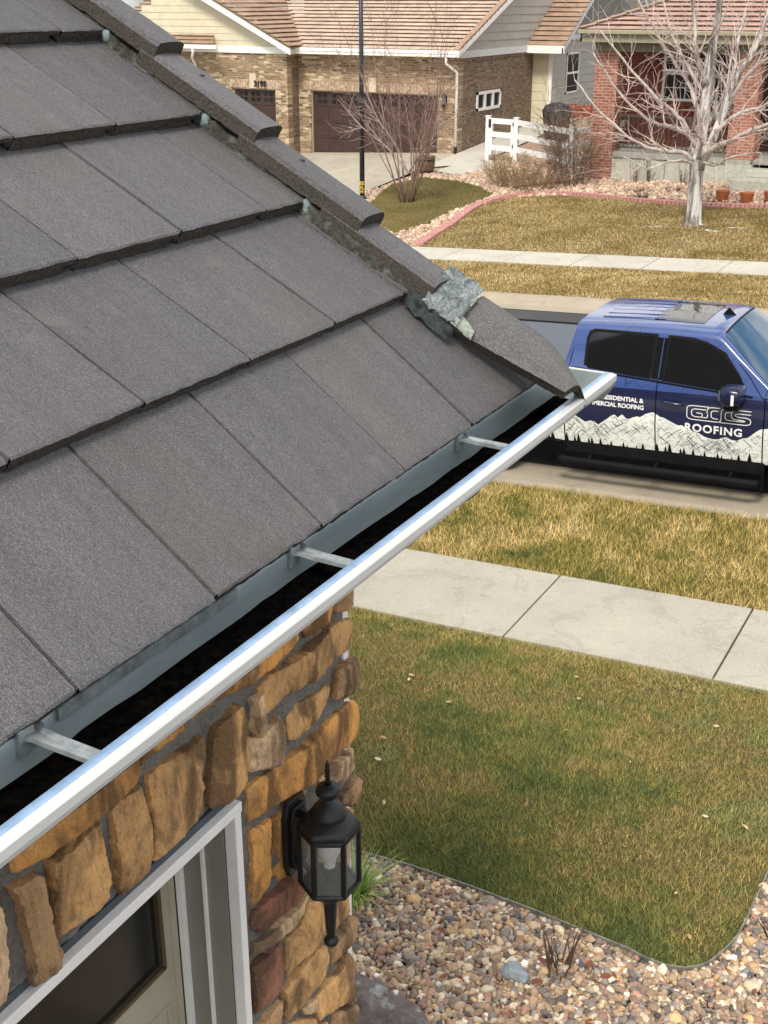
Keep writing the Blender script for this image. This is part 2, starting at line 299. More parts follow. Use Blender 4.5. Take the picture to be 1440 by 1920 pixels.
# ---------------------------------------------------------------- traced outlines, in metres
STONES= [[[[2.076,-1.3051],[2.22,-1.2933],[2.2127,-1.331],[2.2029,-1.3497],[2.1772,-1.3772],[2.0789,-1.369],[2.0688,-1.3362]],0.03,0],[[[2.2172,-1.285],[2.2833,-1.2994],[2.2845,-1.3361],[2.2806,-1.3708],[2.2559,-1.3777],[2.2118,-1.3628],[2.2117,-1.3251]],0.034,1],[[[1.6603,-1.3179],[1.7381,-1.3158],[1.8851,-1.3173],[2.0468,-1.3189],[2.0479,-1.3539],[2.0162,-1.366],[1.9446,-1.371],[1.8612,-1.3647],[1.7725,-1.3569],[1.6972,-1.3574],[1.6522,-1.3537]],0.034,0],[[[1.8747,-1.3919],[1.933,-1.3854],[2.0431,-1.3933],[2.1492,-1.3925],[2.211,-1.3932],[2.2877,-1.4109],[2.2854,-1.4583],[2.2696,-1.4919],[2.1957,-1.4847],[2.1274,-1.4865],[2.0106,-1.4717],[1.9379,-1.4779],[1.8951,-1.475],[1.8829,-1.4612],[1.8825,-1.4131]],0.045,4],[[[2.2043,-1.5152],[2.2526,-1.5174],[2.3055,-1.5289],[2.313,-1.5675],[2.3078,-1.5998],[2.2904,-1.6219],[2.2373,-1.6126],[2.1999,-1.5981]],0.045,1],[[[1.9997,-1.5157],[2.0483,-1.5244],[2.1315,-1.5403],[2.1928,-1.5374],[2.194,-1.5815],[2.1598,-1.6198],[2.0915,-1.6227],[2.0319,-1.6181],[2.0034,-1.6058],[1.9987,-1.5657]],0.026,4],[[[1.8604,-1.4112],[1.884,-1.4071],[1.8872,-1.4361],[1.887,-1.4773],[1.8847,-1.5108],[1.871,-1.5176],[1.8569,-1.4948],[1.8623,-1.4565]],0.045,2],[[[1.8202,-1.5107],[1.8322,-1.499],[1.8834,-1.5214],[1.9192,-1.5065],[1.9512,-1.5003],[1.9687,-1.5424],[1.9709,-1.5749],[1.9592,-1.6021],[1.9531,-1.6355],[1.9119,-1.6209],[1.8404,-1.5903],[1.8195,-1.5693]],0.034,2],[[[1.8218,-1.627],[1.8569,-1.6259],[1.959,-1.6391],[2.0771,-1.645],[2.1666,-1.6471],[2.2609,-1.6409],[2.3095,-1.6618],[2.3264,-1.6971],[2.3255,-1.7668],[2.3026,-1.7771],[2.2337,-1.7715],[2.1532,-1.7717],[2.0719,-1.761],[1.9859,-1.7508],[1.9122,-1.7411],[1.8198,-1.7149],[1.825,-1.6705]],0.042,0],[[[1.7424,-1.4006],[1.7743,-1.3939],[1.8046,-1.3948],[1.8182,-1.4318],[1.8129,-1.4796],[1.8257,-1.5319],[1.8168,-1.5614],[1.8089,-1.5969],[1.7718,-1.6032],[1.7414,-1.6082],[1.6849,-1.5892],[1.6776,-1.5564],[1.691,-1.4976],[1.7007,-1.4438],[1.7209,-1.4031]],0.042,4],[[[1.5055,-1.3906],[1.5365,-1.3896],[1.587,-1.392],[1.6302,-1.3956],[1.6741,-1.3973],[1.6704,-1.4454],[1.656,-1.476],[1.6654,-1.5217],[1.6616,-1.5765],[1.6292,-1.5855],[1.5885,-1.5849],[1.5407,-1.5787],[1.5062,-1.5809],[1.4847,-1.5781],[1.4959,-1.5184],[1.5016,-1.4585]],0.044,4],[[[1.3985,-1.3905],[1.4312,-1.3973],[1.4811,-1.4022],[1.4885,-1.4343],[1.4945,-1.495],[1.4868,-1.5606],[1.4791,-1.5971],[1.4444,-1.6111],[1.3986,-1.6043],[1.3888,-1.5827],[1.3937,-1.5328],[1.3912,-1.481],[1.395,-1.4282]],0.036,4],[[[1.142,-1.307],[1.2694,-1.313],[1.4818,-1.3174],[1.4787,-1.3688],[1.4492,-1.3783],[1.3725,-1.3831],[1.2868,-1.3811],[1.2287,-1.3871],[1.1825,-1.3816],[1.1474,-1.3719],[1.1448,-1.3421]],0.04,0],[[[1.4882,-1.3165],[1.6175,-1.3153],[1.6089,-1.3478],[1.5417,-1.3433],[1.4939,-1.3489],[1.4821,-1.3539]],0.036,0],[[[1.1311,-1.388],[1.1657,-1.391],[1.2036,-1.4066],[1.2036,-1.4597],[1.2069,-1.5038],[1.2104,-1.5519],[1.2214,-1.5885],[1.2166,-1.6251],[1.1946,-1.6285],[1.1496,-1.6186],[1.1548,-1.5856],[1.1578,-1.5518],[1.1519,-1.517],[1.152,-1.4759],[1.1454,-1.4187]],0.04,1],[[[1.2288,-1.3999],[1.2973,-1.4051],[1.333,-1.4044],[1.3627,-1.4065],[1.3644,-1.4439],[1.3666,-1.4885],[1.3688,-1.5463],[1.3584,-1.5733],[1.3259,-1.5898],[1.2861,-1.584],[1.2542,-1.5807],[1.2176,-1.5792],[1.2245,-1.5175],[1.2267,-1.4623],[1.2274,-1.4245]],0.04,4],[[[1.08,-1.372],[1.103,-1.395],[1.1122,-1.4162],[1.1125,-1.4478],[1.1019,-1.497],[1.096,-1.551],[1.0881,-1.5951],[1.0685,-1.6003],[1.042,-1.5932]],0.036,2],[[[1.035,-1.3487],[1.076,-1.3442],[1.0672,-1.4121],[1.0548,-1.4872],[1.0372,-1.5859],[1.01,-1.5879],[0.9915,-1.5769],[1.0148,-1.4539]],0.04,4],[[[1.8251,-1.7422],[1.8548,-1.7475],[1.9113,-1.7599],[1.9075,-1.8567],[1.8952,-1.9418],[1.8553,-1.9625],[1.8201,-1.9577],[1.8152,-1.9057],[1.8273,-1.8003]],0.034,0],[[[1.9221,-1.7671],[2.0268,-1.7697],[2.1171,-1.7863],[2.1126,-1.9021],[2.1064,-1.9967],[2.0377,-2.0007],[1.9651,-1.9854],[1.9054,-1.9621],[1.9118,-1.8598]],0.01,0],[[[1.8098,-1.9943],[1.828,-1.9701],[1.8872,-1.9676],[1.9566,-1.9771],[2.0278,-2.0108],[2.0704,-2.0608],[2.0673,-2.0775],[2.0012,-2.0782],[1.9251,-2.0601],[1.8591,-2.0695],[1.8157,-2.0258]],0.036,3],[[[1.8119,-2.0498],[1.8589,-2.0724],[1.9331,-2.0756],[2.0099,-2.0911],[2.0741,-2.0857],[2.061,-2.1109],[2.0314,-2.133],[1.9749,-2.1397],[1.9033,-2.1266],[1.8478,-2.1094],[1.8087,-2.0941]],0.036,2],[[[1.9555,-2.1576],[2.0159,-2.1593],[2.0512,-2.1162],[2.1185,-2.1414],[2.2201,-2.161],[2.2615,-2.2149],[2.2738,-2.2787],[2.2758,-2.3182],[2.2375,-2.3232],[2.1691,-2.3035],[2.1028,-2.2943],[2.0338,-2.288],[1.986,-2.2845],[1.9576,-2.2875],[1.9449,-2.25],[1.9505,-2.2062]],0.038,4],[[[2.1785,-2.3384],[2.2266,-2.3301],[2.2702,-2.3243],[2.2876,-2.3378],[2.2772,-2.3929],[2.2301,-2.4115],[2.1924,-2.4087],[2.1605,-2.4103],[2.1671,-2.3671]],0.042,1],[[[1.7986,-2.1178],[1.8554,-2.1248],[1.9377,-2.1512],[1.9473,-2.2068],[1.9312,-2.2644],[1.9246,-2.2979],[1.8843,-2.2889],[1.8448,-2.2816],[1.8063,-2.273],[1.8047,-2.2067],[1.8037,-2.1621]],0.036,3],[[[1.9332,-2.3086],[1.962,-2.2938],[2.0237,-2.2963],[2.0974,-2.3034],[2.1448,-2.3301],[2.1457,-2.3841],[2.1234,-2.4279],[2.0875,-2.4284],[2.0379,-2.4131],[1.9891,-2.4112],[1.9413,-2.4132],[1.9275,-2.3933]],0.038,4],[[[2.081,-2.4645],[2.1279,-2.4492],[2.1858,-2.4526],[2.2407,-2.4237],[2.2795,-2.4841],[2.2665,-2.5204],[2.263,-2.554],[2.2673,-2.6278],[2.2201,-2.6012],[2.1662,-2.5753],[2.1292,-2.564],[2.083,-2.5439],[2.077,-2.4996]],0.042,4],[[[1.8034,-2.3137],[1.8337,-2.3154],[1.874,-2.3092],[1.9186,-2.3222],[1.9219,-2.3615],[1.916,-2.4064],[1.8594,-2.3979],[1.8042,-2.3632]],0.034,1],[[[2.0073,-2.4375],[2.0417,-2.4404],[2.0814,-2.4544],[2.0771,-2.4962],[2.0692,-2.5032],[2.0206,-2.4667]],0.03,2],[[[2.1659,-2.5824],[2.231,-2.6126],[2.2784,-2.645],[2.2818,-2.6819],[2.2572,-2.709],[2.2068,-2.6932],[2.1692,-2.6551]],0.044,1],[[[1.9403,-2.4319],[2.0062,-2.4607],[2.0688,-2.5134],[2.0752,-2.5441],[2.1441,-2.5955],[2.1533,-2.6442],[2.0747,-2.6226],[1.976,-2.576],[1.9341,-2.5432]],0.036,4],[[[2.1952,-1.7773],[2.248,-1.7858],[2.2825,-1.783],[2.2968,-1.827],[2.2987,-1.8611],[2.2463,-1.8615],[2.1886,-1.8416],[2.1288,-1.8068],[2.128,-1.7676],[2.1626,-1.7689]],0.036,2],[[[2.2162,-1.8873],[2.2557,-1.8824],[2.2959,-1.8775],[2.3119,-1.8965],[2.3054,-1.9199],[2.2819,-1.9538],[2.2442,-1.9506],[2.2154,-1.9197]],0.044,1],[[[2.1302,-1.9139],[2.2089,-1.9364],[2.2854,-1.9765],[2.2863,-2.088],[2.2787,-2.1893],[2.2026,-2.1691],[2.114,-2.0695],[2.1171,-1.9875]],0.036,4]]
EDGE= [[-2.849, 4.873], [-2.804, 4.867], [-2.494, 4.885], [-2.12, 4.864], [-1.758, 4.833], [-1.382, 4.783], [-1.221, 4.764], [-1.109, 4.731], [-1.01, 4.724], [-0.916, 4.749], [-0.86, 4.798], [-0.824, 4.85], [-0.789, 4.954], [-0.752, 5.105], [-0.74, 5.3], [-0.737, 5.516], [-0.735, 5.802]]
BRICKEDGE= [[-13.014, 25.457], [-13.119, 26.418], [-13.19, 27.382], [-13.46, 29.198], [-13.473, 30.057], [-13.247, 30.767], [-12.824, 31.229], [-12.287, 31.421], [-11.7, 31.476], [-11.047, 31.328], [-10.227, 31.068], [-9.435, 30.817], [-8.69, 30.636], [-7.986, 30.522], [-7.049, 30.439], [-6.17, 30.477]]
ISLAND= [[-16.656, 29.505], [-16.98, 30.541], [-17.478, 32.413], [-17.023, 33.425], [-15.801, 33.099], [-14.556, 32.252], [-13.714, 31.288], [-13.666, 30.309], [-13.866, 29.086], [-13.883, 27.584], [-14.146, 26.376], [-14.936, 27.138], [-15.631, 27.969]]
WALK= [[-17.095, 34.355], [-16.881, 35.337], [-16.306, 36.273], [-15.418, 36.12], [-15.213, 35.322], [-15.445, 34.192], [-15.936, 33.744], [-17.042, 34.358]]
# ================================================================ terrain
G = .052
YW0, YW1, YC0, YC1, YV1, YS1 = 8.21, 9.52, 11.58, 21.06, 23.94, 25.28   # walk, curb, curb, far verge end, far walk end
def gz(x, y):
    z = -4.7+G*max(-90., min(60., x))
    if y < YW0: z += .10*(YW0-max(y, 1.))
    if y > YS1: z += .07*(min(y, 60.)-YS1)
    if YC0+.28 < y < YC1-.28: z -= .13
    return z
def gzn(x, y):
    z = -4.7+G*np.clip(x, -90, 60); z = z+np.where(y < YW0, .10*(YW0-np.maximum(y, 1.)), 0)
    return z+np.where(y > YS1, .07*(np.minimum(y, 60.)-YS1), 0)
XS = [-300, -90, -60, -40, -30, -24, -20, -17, -14, -11, -8, -6, -4, -2, 0, 2, 5, 10, 20, 40, 60, 300]
def sheet(name, ys, off, mat, xs=XS, **kw):     # ys: (y, extra height) pairs
    b = MB(); b.grid([[(x, y, gz(x, y)+off+e) for x in xs] for y, e in ys]); return b.build(name, mat, kind='structure', **kw)
sheet('ground', [(-300, 0), (-60, 0), (-10, 0), (1, 0), (4, 0), (YW0, 0), (YC0, -.0), (YC0+.01, -.3), (YC1-.01, -.3), (YC1, 0), (YS1, 0), (31, 0), (45, 0), (60, 0), (400, 0)], -.06, M['soil'])
sheet('street', [(YC0+1.03, -.13), (16.3, -.05), (YC1-.70, -.13)], -.004, M['asphalt']) 
for y0, s, pw_ in ((YC0, 1, 1.05), (YC1, -1, .72)):      # rolled kerb and gutter pan
    o = sheet('kerb', [(y0+s*t, e) for t, e in ((-.01, -.2), (0, .004), (.14, .002), (.20, -.01), (.30, -.085), (.36, -.118), (.40, -.126), (pw_, -.127))][::s], 0, M['pan'])
# gz drops by .13 inside the street: rebuild those sheets on the open plane
for o in [o for o in COL.objects if o.name.split('.')[0] in ('street', 'kerb', 'ground')]:
    for v in o.data.vertices:
        if YC0+.28 < v.co.y < YC1-.28: v.co.z += .13
def slabs(name, y0, y1, x0, pitch, n, mat, thick=.10):
    b = MB(); g = .008
    for i in range(n):
        a = x0+i*pitch+g; c = a+pitch-2*g; dz = random.uniform(-.003, .003)
        b.prism([(a, y0, gz(a, y0)+.012+dz), (c, y0, gz(c, y0)+.012+dz), (c, y1, gz(c, y1)+.012+dz), (a, y1, gz(a, y1)+.012+dz)], (0, 0, -thick))
    return fix(b.build(name, mat, kind='structure', bevel=.006))
random.seed(5)
slabs('sidewalk', YW0, YW1, -3.375-1.727*14, 1.727, 26, M['walk'])
slabs('sidewalk', YV1, YS1, -30, 1.52, 44, M['walkf'])
def area(name, poly, off, mat, **kw):
    b = MB(); b.add([(x, y, gz(x, y)+off) for x, y in poly], [tuple(range(len(poly)))]); return b.build(name, mat, **kw)
def inside(px, py, poly):
    r = np.zeros(px.shape, bool); n = len(poly)
    for i in range(n):
        x0, y0 = poly[i]; x1, y1 = poly[(i+1) % n]
        if y0 == y1: continue
        r ^= ((y0 > py) != (y1 > py)) & (px < (x1-x0)*(py-y0)/(y1-y0)+x0)
    return r
LAWN = [(-14, 5.4)]+[tuple(e) for e in EDGE]+[(-.735, 7.0), (-.74, YW0-.02), (-14, YW0-.02)]
VERGEP = [(-14, YW1+.02), (6, YW1+.02), (6, YC0-.01), (-14, YC0-.01)]
FVERGE = [(-34, YC1+.01), (10, YC1+.01), (10, YV1-.01), (-34, YV1-.01)]
FLAWN = [(-13.0, YS1+.03)]+[tuple(e) for e in BRICKEDGE]+[(0, 30.3), (8, 30.2), (8, YS1+.03)]
def tess(name, poly, off, mat, step, **kw):    # polygon laid over the slope
    P = []
    for i in range(len(poly)):
        a, b = Vector(poly[i]), Vector(poly[(i+1) % len(poly)]); n = max(1, int((b-a).length/step))
        P += [a.lerp(b, k/n) for k in range(n)]
    xs = [p.x for p in P]; ys = [p.y for p in P]; Q = []
    x = min(xs)
    gx, gy = np.meshgrid(np.arange(min(xs)+step/2, max(xs), step), np.arange(min(ys)+step/2, max(ys), step)); gx = gx.ravel(); gy = gy.ravel()
    k = inside(gx, gy, [tuple(p) for p in P]); Q = [Vector((a, b)) for a, b in zip(gx[k], gy[k])]
    vs, _, fs, *_r = delaunay_2d_cdt(P+Q, [], [list(range(len(P)))], 1, 1e-4)
    b = MB(); b.add([(v.x, v.y, gz(v.x, v.y)+off) for v in vs], [tuple(f) for f in fs]); return fix(b.build(name, mat, **kw))
tess('lawn', LAWN, -.012, M['soil_near'], .8, kind='structure')
tess('lawn', VERGEP, -.012, M['soil_verge'], 1.2, kind='structure')
tess('lawn', FVERGE, -.012, M['soil_far'], 2.5, kind='structure')
tess('lawn', FLAWN, -.008, M['soil_far'], 1.5, kind='structure')
tess('rock_bed', [(-20.5, YS1+.03), (-13.05, YS1+.03), (-12.9, 25.5), (-5, 30.3), (8, 30.2), (8, 46), (-19.6, 46), (-17.6, 37), (-17.6, 33), (-17.6, 31)], -.03, M['rockbed'], 1.6, kind='structure')
tess('driveway', [(-27.5, YC1+.02), (-18.9, YC1+.02), (-17.75, 31), (-17.75, 37.6), (-30, 37.6), (-30, 30)], .0, M['drive'], 2, kind='structure')
tess('path', WALK+[], .02, M['walkf'], 1, kind='structure')
tess('path', [(-17.75, 34.9), (-16.9, 35.3), (-16.2, 36.2), (-16.3, 46), (-17.75, 46)], .016, M['walkf'], 1, kind='structure')
bed = [(-14, 5.35)]+[tuple(e) for e in EDGE]+[(-.73, YW0-.03), (4, YW0-.03), (4, 1.0), (-14, 1.0)]
tess('gravel_bed', bed, -.045, M['soil'], .6, kind='structure')

rng = np.random.default_rng(3)
def blades(name, poly, n, h, wd, mat, seed, lean=.7, label=None, jit=.25, clump=2.5):
    r = np.random.default_rng(seed); P = np.array(poly); lo = P.min(0); hi = P.max(0)
    A = (hi-lo).prod(); N = int(n*A); x = r.uniform(lo[0], hi[0], N); y = r.uniform(lo[1], hi[1], N)
    k = inside(x, y, poly); x = x[k]; y = y[k]; N = len(x); z = gzn(x, y)-.012
    pat = np.sin(x*clump+1.3*np.sin(y*clump*.8))*np.cos(y*clump*1.1+np.sin(x*clump*.7))
    hh = h*(1+jit*pat)*r.uniform(.45, 1.35, N); a = r.uniform(0, 2*np.pi, N); dirx = np.cos(a); diry = np.sin(a)
    a2 = a+r.normal(np.pi/2, .4, N); ln = hh*lean*r.uniform(.2, 1.4, N)
    fl = .5+.5*np.sin(x*1.7+y*.9)
    V = np.zeros((N, 3, 3)); b = np.stack([x, y, z], 1)
    ww = wd*r.uniform(.6, 1.4, N)
    V[:, 0] = b+np.stack([dirx*ww/2, diry*ww/2, 0*x], 1); V[:, 1] = b-np.stack([dirx*ww/2, diry*ww/2, 0*x], 1)
    V[:, 2] = b+np.stack([np.cos(a2)*ln, np.sin(a2)*ln, hh], 1)
    F = np.arange(N*3).reshape(N, 3)
    t = r.uniform(.55, 1.35, N); dry = r.random(N) < .16
    c = np.stack([t, t, t, np.ones(N)], 1); c[dry] = c[dry]*np.array([1.9, 1.55, 1.5, 1])
    C = np.repeat(c, 3, 0); 
    np_mesh(name, V.reshape(-1, 3), F, mat, C, kind='stuff', label=label, category='grass')
blades('grass', [p for p in LAWN if p[0] > -9]+[(-5.6, YW0-.02), (-5.6, 5.0)] if 0 else [(-5.4, 5.05)]+[tuple(e) for e in EDGE]+[(-.735, 7.0), (-.74, YW0+.02), (-5.4, YW0+.02)], 14000, .029, .0031, M['blade_near'], 1, 1.0, 'olive green and brown winter grass of the near lawn')
blades('grass', [(-6.4, YW1-.02), (.8, YW1-.02), (.8, YC0+.03), (-6.4, YC0+.03)], 4200, .052, .0058, M['blade_verge'], 2, 1.0, 'yellow green grass strip between the near sidewalk and the kerb')
blades('grass', [(-14, YC1-.03), (-2, YC1-.03), (-2, YV1), (-14, YV1)], 2400, .038, .009, M['blade_far'], 3, 1.0, 'golden dry grass strip between street and far sidewalk')
blades('grass', [(-13.0, YS1+.03)]+[tuple(e) for e in BRICKEDGE]+[(-3.5, 30.3), (-3.5, YS1+.03)], 1800, .038, .010, M['blade_far'], 4, 1.1, 'golden dry lawn around the bare tree across the street')
blades('grass', ISLAND, 1800, .038, .010, M['isle'], 5, 1.1, 'green and golden grass island around the bare shrub')
tess('lawn', ISLAND, .0, M['soil_far'], 1, kind='structure')

blades('grass', [(-5.6, YW0-.26), (-.74, YW0-.26), (-.74, YW0+.045), (-5.6, YW0+.045)], 3600, .034, .0036, M['blade_verge'], 7, 1.3, 'straw coloured fringe of the near lawn along the sidewalk')
blades('grass', [(-11, 5.3), (-5.4, 5.05), (-5.4, YW0+.01), (-11, YW0+.01)], 3500, .034, .0055, M['blade_near'], 8, 1.0, 'olive green winter grass of the near lawn beside the house')
blades('grass', [(-11, YW1), (-6.4, YW1), (-6.4, YC0), (-11, YC0)], 2500, .05, .0075, M['blade_verge'], 9, 1.0, 'grass strip by the kerb behind the house corner')
blades('grass', [(.8, YW1), (4, YW1), (4, YC0), (.8, YC0)], 2500, .05, .0075, M['blade_verge'], 10, 1.0, 'grass strip by the kerb in front of the truck')
# ---- pebbles: one lumpy ball repeated, all in one mesh
def ico(sub):
    bm = bmesh.new(); bmesh.ops.create_icosphere(bm, subdivisions=sub, radius=1); bm.verts.ensure_lookup_table()
    V = np.array([v.co[:] for v in bm.verts]); F = np.array([[v.index for v in f.verts] for f in bm.faces]); bm.free(); return V, F
PEB = np.array([(.54, .41, .27), (.42, .30, .20), (.66, .56, .41), (.30, .21, .155), (.27, .23, .20), (.80, .72, .58), (.44, .26, .19), (.17, .145, .13), (.60, .41, .21), (.34, .30, .27), (.92, .88, .80), (.10, .10, .11)])
PW = np.array([5, 5, 4, 5, 3.5, 1.6, 3, 3, 2, 4, .7, .8]); PW = PW/PW.sum()
def pebbles(name, poly, spacing, size, sub, seed, label, layers=1, lift=-.02, pal=PEB, pw=PW, hole=None):
    r = np.random.default_rng(seed); P = np.array(poly); lo = P.min(0); hi = P.max(0); V0, F0 = ico(sub); xs = []; ys = []; zs = []
    for L in range(layers):
        gx, gy = np.meshgrid(np.arange(lo[0], hi[0], spacing), np.arange(lo[1], hi[1], spacing)); gx = gx.ravel()+r.uniform(-.5, .5, gx.size)*spacing; gy = gy.ravel()+r.uniform(-.5, .5, gy.size)*spacing
        k = inside(gx, gy, poly)
        if hole: 
            for h in hole: k &= ~inside(gx, gy, h)
        xs.append(gx[k]); ys.append(gy[k]); zs.append(gzn(gx[k], gy[k])+lift+L*size*.55+r.uniform(-.004, .006, k.sum()))
    x = np.concatenate(xs); y = np.concatenate(ys); z = np.concatenate(zs); N = len(x)
    q = r.normal(size=(N, 4)); q[:, 1:3] *= .35; q /= np.linalg.norm(q, axis=1)[:, None]; w_, a, b, c = q.T
    Rm = np.stack([1-2*(b*b+c*c), 2*(a*b-c*w_), 2*(a*c+b*w_), 2*(a*b+c*w_), 1-2*(a*a+c*c), 2*(b*c-a*w_), 2*(a*c-b*w_), 2*(b*c+a*w_), 1-2*(a*a+b*b)], 1).reshape(N, 3, 3)
    s = size/2*r.lognormal(0, .30, N); sc = np.stack([s*r.uniform(.95, 1.5, N), s*r.uniform(.75, 1.1, N), s*r.uniform(.5, .85, N)], 1)
    lump = 1+.13*r.normal(size=(N, len(V0))); lump = np.clip(lump, .75, 1.25)
    V = V0[None]*lump[:, :, None]*sc[:, None, :]; V = np.einsum('nij,nvj->nvi', Rm, V)+np.stack([x, y, z], 1)[:, None]
    F = F0[None]+(np.arange(N)*len(V0))[:, None, None]
    col = pal[r.choice(len(pal), N, p=pw)]*r.uniform(.72, 1.2, (N, 1)); col = np.concatenate([col, np.ones((N, 1))], 1)
    np_mesh(name, V.reshape(-1, 3), F.reshape(-1, 3), M['pebble'], np.repeat(col, len(V0), 0), smooth=True, kind='stuff', label=label, category='gravel')
near_bed = [(-3.6, 4.95)]+[tuple(e) for e in EDGE]+[(-.73, 6.6), (.1, 6.6), (.3, 3.0), (-3.6, 3.0)]
pebbles('river_gravel', near_bed, .025, .031, 2, 11, 'mixed tan, grey and white river pebbles of the near bed', 2, -.028)
pebbles('river_gravel', [(.1, 2.4), (1.8, 2.4), (1.8, YW0-.1), (-.72, YW0-.1), (-.72, 6.6), (.1, 6.6)], .042, .050, 1, 13, 'mixed river pebbles beyond the right edge of the near bed', 1, -.022)
GP = np.array([(.62, .48, .34), (.52, .38, .27), (.70, .58, .44), (.42, .29, .22), (.56, .38, .31)]); GW = np.full(5, .2)
rb = [(-17.4, YS1+.1), (-13.1, YS1+.1), (-13.4, 29.3), (-13.3, 30.9), (-11, 31.45), (-5.5, 30.6), (-5.5, 33.2), (-11.5, 33.4), (-13, 38), (-15.2, 36.2), (-15.9, 33.8), (-17.4, 34.2), (-17.7, 31)]
pebbles('landscape_rock', rb, .085, .095, 1, 12, 'tan and pink landscape rock across the street', 1, .0, GP, GW, hole=[ISLAND])

# ---- edging, boulder, tufts, twigs, leaves
b = MB(); pts = [(-6, 4.98), (-4, 4.93)]+[tuple(e) for e in EDGE]+[(-.735, 7.0), (-.735, YW0-.05)]
pts = [Vector((x, y, 0)) for x, y in pts]; L = []; Rr = []
for i, p in enumerate(pts):
    t = (pts[min(i+1, len(pts)-1)]-pts[max(i-1, 0)]).normalized(); nn = Vector((-t.y, t.x, 0))*.004
    L.append(p+nn); Rr.append(p-nn)
rows = [[(q.x, q.y, gz(q.x, q.y)+z) for q in ring] for ring, z in ((L, -.10), (L, .018), (Rr, .018), (Rr, -.10))]
b.grid(rows); b.build('lawn_edging', M['steel'], label='thin grey metal strip edging between the near lawn and the pebbles', category='edging')
def rock(name, loc, s, mat, seed, **kw):
    V, F = ico(4); b = MB(); vs = []
    for v in V:
        v = Vector(v); d = 1+.32*noise.noise(v*1.3+Vector((seed, 0, 0)))+.14*noise.noise(v*3.4+Vector((seed, 3, 0)))+.06*noise.noise(v*9)
        vs.append(Vector((v.x*s[0], v.y*s[1], v.z*s[2]))*d+Vector(loc))
    return b.add(vs, [tuple(f) for f in F]).build(name, mat, smooth=True, **kw)
rock('boulder', (-2.14, 3.70, -4.40), (.30, .20, .15), M['boulder'], 4, label='rough purplish grey boulder on the pebbles by the house corner', category='rock')
rock('stone', (-1.63, 4.30, -4.365), (.070, .045, .038), plain('slate_stone', (.26, .30, .33), .8, var=.2, scale=20), 9, label='blue grey stone larger than the pebbles, left of the dead stalks', category='rock')
random.seed(8)
b = MB()
for i in range(230):
    a = random.uniform(0, 2*math.pi); r0 = random.uniform(0, .05); x0, y0 = -2.62+r0*math.cos(a)*1.5, 4.47+r0*math.sin(a)*1.5
    L_ = random.uniform(.16, .34); sp = random.uniform(.2, 1.0); z0 = gz(x0, y0)-.01; wv = random.uniform(.003, .006)
    t = Vector((math.cos(a), math.sin(a), 0)); s_ = Vector((-t.y, t.x, 0)); rows = []
    c = random.choice([(.12, .24, .05, 1), (.20, .36, .07, 1), (.32, .48, .13, 1), (.45, .50, .16, 1)])
    for k in range(5):
        u = k/4; p = Vector((x0, y0, z0))+t*(L_*sp*u*u)+Vector((0, 0, L_*(u-.45*sp*u*u))); ww = wv*(1-u*.85)
        rows += [p-s_*ww, p+s_*ww]
    b.add(rows, [(2*k, 2*k+1, 2*k+3, 2*k+2) for k in range(4)], c)
b.build('grass_tuft', M['attr'], label='bright green leafy tuft beside the stone house corner', category='plant')
def stalks(name, x0, y0, n, hmin, hmax, rad, spread, mat, seed, r0=.06, fork=2, **kw):
    random.seed(seed); b = MB()
    for i in range(n):
        a = random.uniform(0, 2*math.pi); rr = random.uniform(0, r0); p = Vector((x0+rr*math.cos(a), y0+rr*math.sin(a), gz(x0, y0)-.03))
        d = Vector((math.cos(a)*spread*random.uniform(.1, 1), math.sin(a)*spread*random.uniform(.1, 1), 1)).normalized(); h = random.uniform(hmin, hmax); pts = [p]; rs = [rad]
        for k in range(1, 6):
            d = (d+Vector((random.gauss(0, .09), random.gauss(0, .09), 0))).normalized(); pts.append(pts[-1]+d*h/5); rs.append(rad*(1-.16*k))
        b.tube(pts, rs, 5)
        for f in range(fork):
            k = random.randint(1, 4); q = pts[k]; dd = (d+Vector((random.gauss(0, .5), random.gauss(0, .5), random.uniform(-.1, .3)))).normalized(); l2 = h*random.uniform(.15, .35)
            b.tube([q, q+dd*l2*.5+Vector((0, 0, l2*.03)), q+dd*l2], [rad*.6, rad*.45, rad*.25], 4)
    return b.build(name, mat, **kw)
stalks('dead_plant', -1.47, 4.47, 22, .14, .40, .0050, .5, M['twig_dark'], 3, .08, 0, label='clump of cut dark brown dead stalks in the near pebbles', category='plant')
stalks('dead_plant', -.60, 5.25, 5, .10, .22, .006, .4, M['black'], 5, .03, 0, label='small black stub at the right edge beyond the lawn edging', category='plant')
random.seed(21)
LEAFC = [(.50, .38, .22, 1), (.42, .28, .13, 1), (.26, .09, .05, 1), (.58, .50, .36, 1), (.20, .07, .04, 1)]
def leaf(x, y, s, c, lab, grp, zoff):
    b = MB(); a = random.uniform(0, 6.28); R_ = Matrix.Rotation(a, 3, 'Z')@Matrix.Rotation(random.uniform(-.5, .5), 3, 'X'); vs = []; 
    prof = [(-1, 0), (-.6, .35), (0, .5), (.5, .34), (1, .02)]
    up_ = [Vector((p*s, q*s, .25*s*q*q+.1*s*p*p)) for p, q in prof]; dn = [Vector((p*s, -q*s*random.uniform(.7, 1.1), .35*s*q)) for p, q in prof[1:-1]]
    mid = [Vector((p*s, 0, .12*s*abs(p))) for p, q in prof[1:-1]]
    V_ = up_+mid+dn; f = [(0, 1, 5), (1, 2, 6, 5), (2, 3, 7, 6), (3, 4, 7), (0, 5, 8), (5, 6, 9, 8), (6, 7, 10, 9), (7, 4, 10)]
    b.add([R_@v for v in V_], f, c); o = b.build('dry_leaf', M['attr'], label=lab, category='leaf', group=grp); o.location = (x, y, gz(x, y)+zoff)
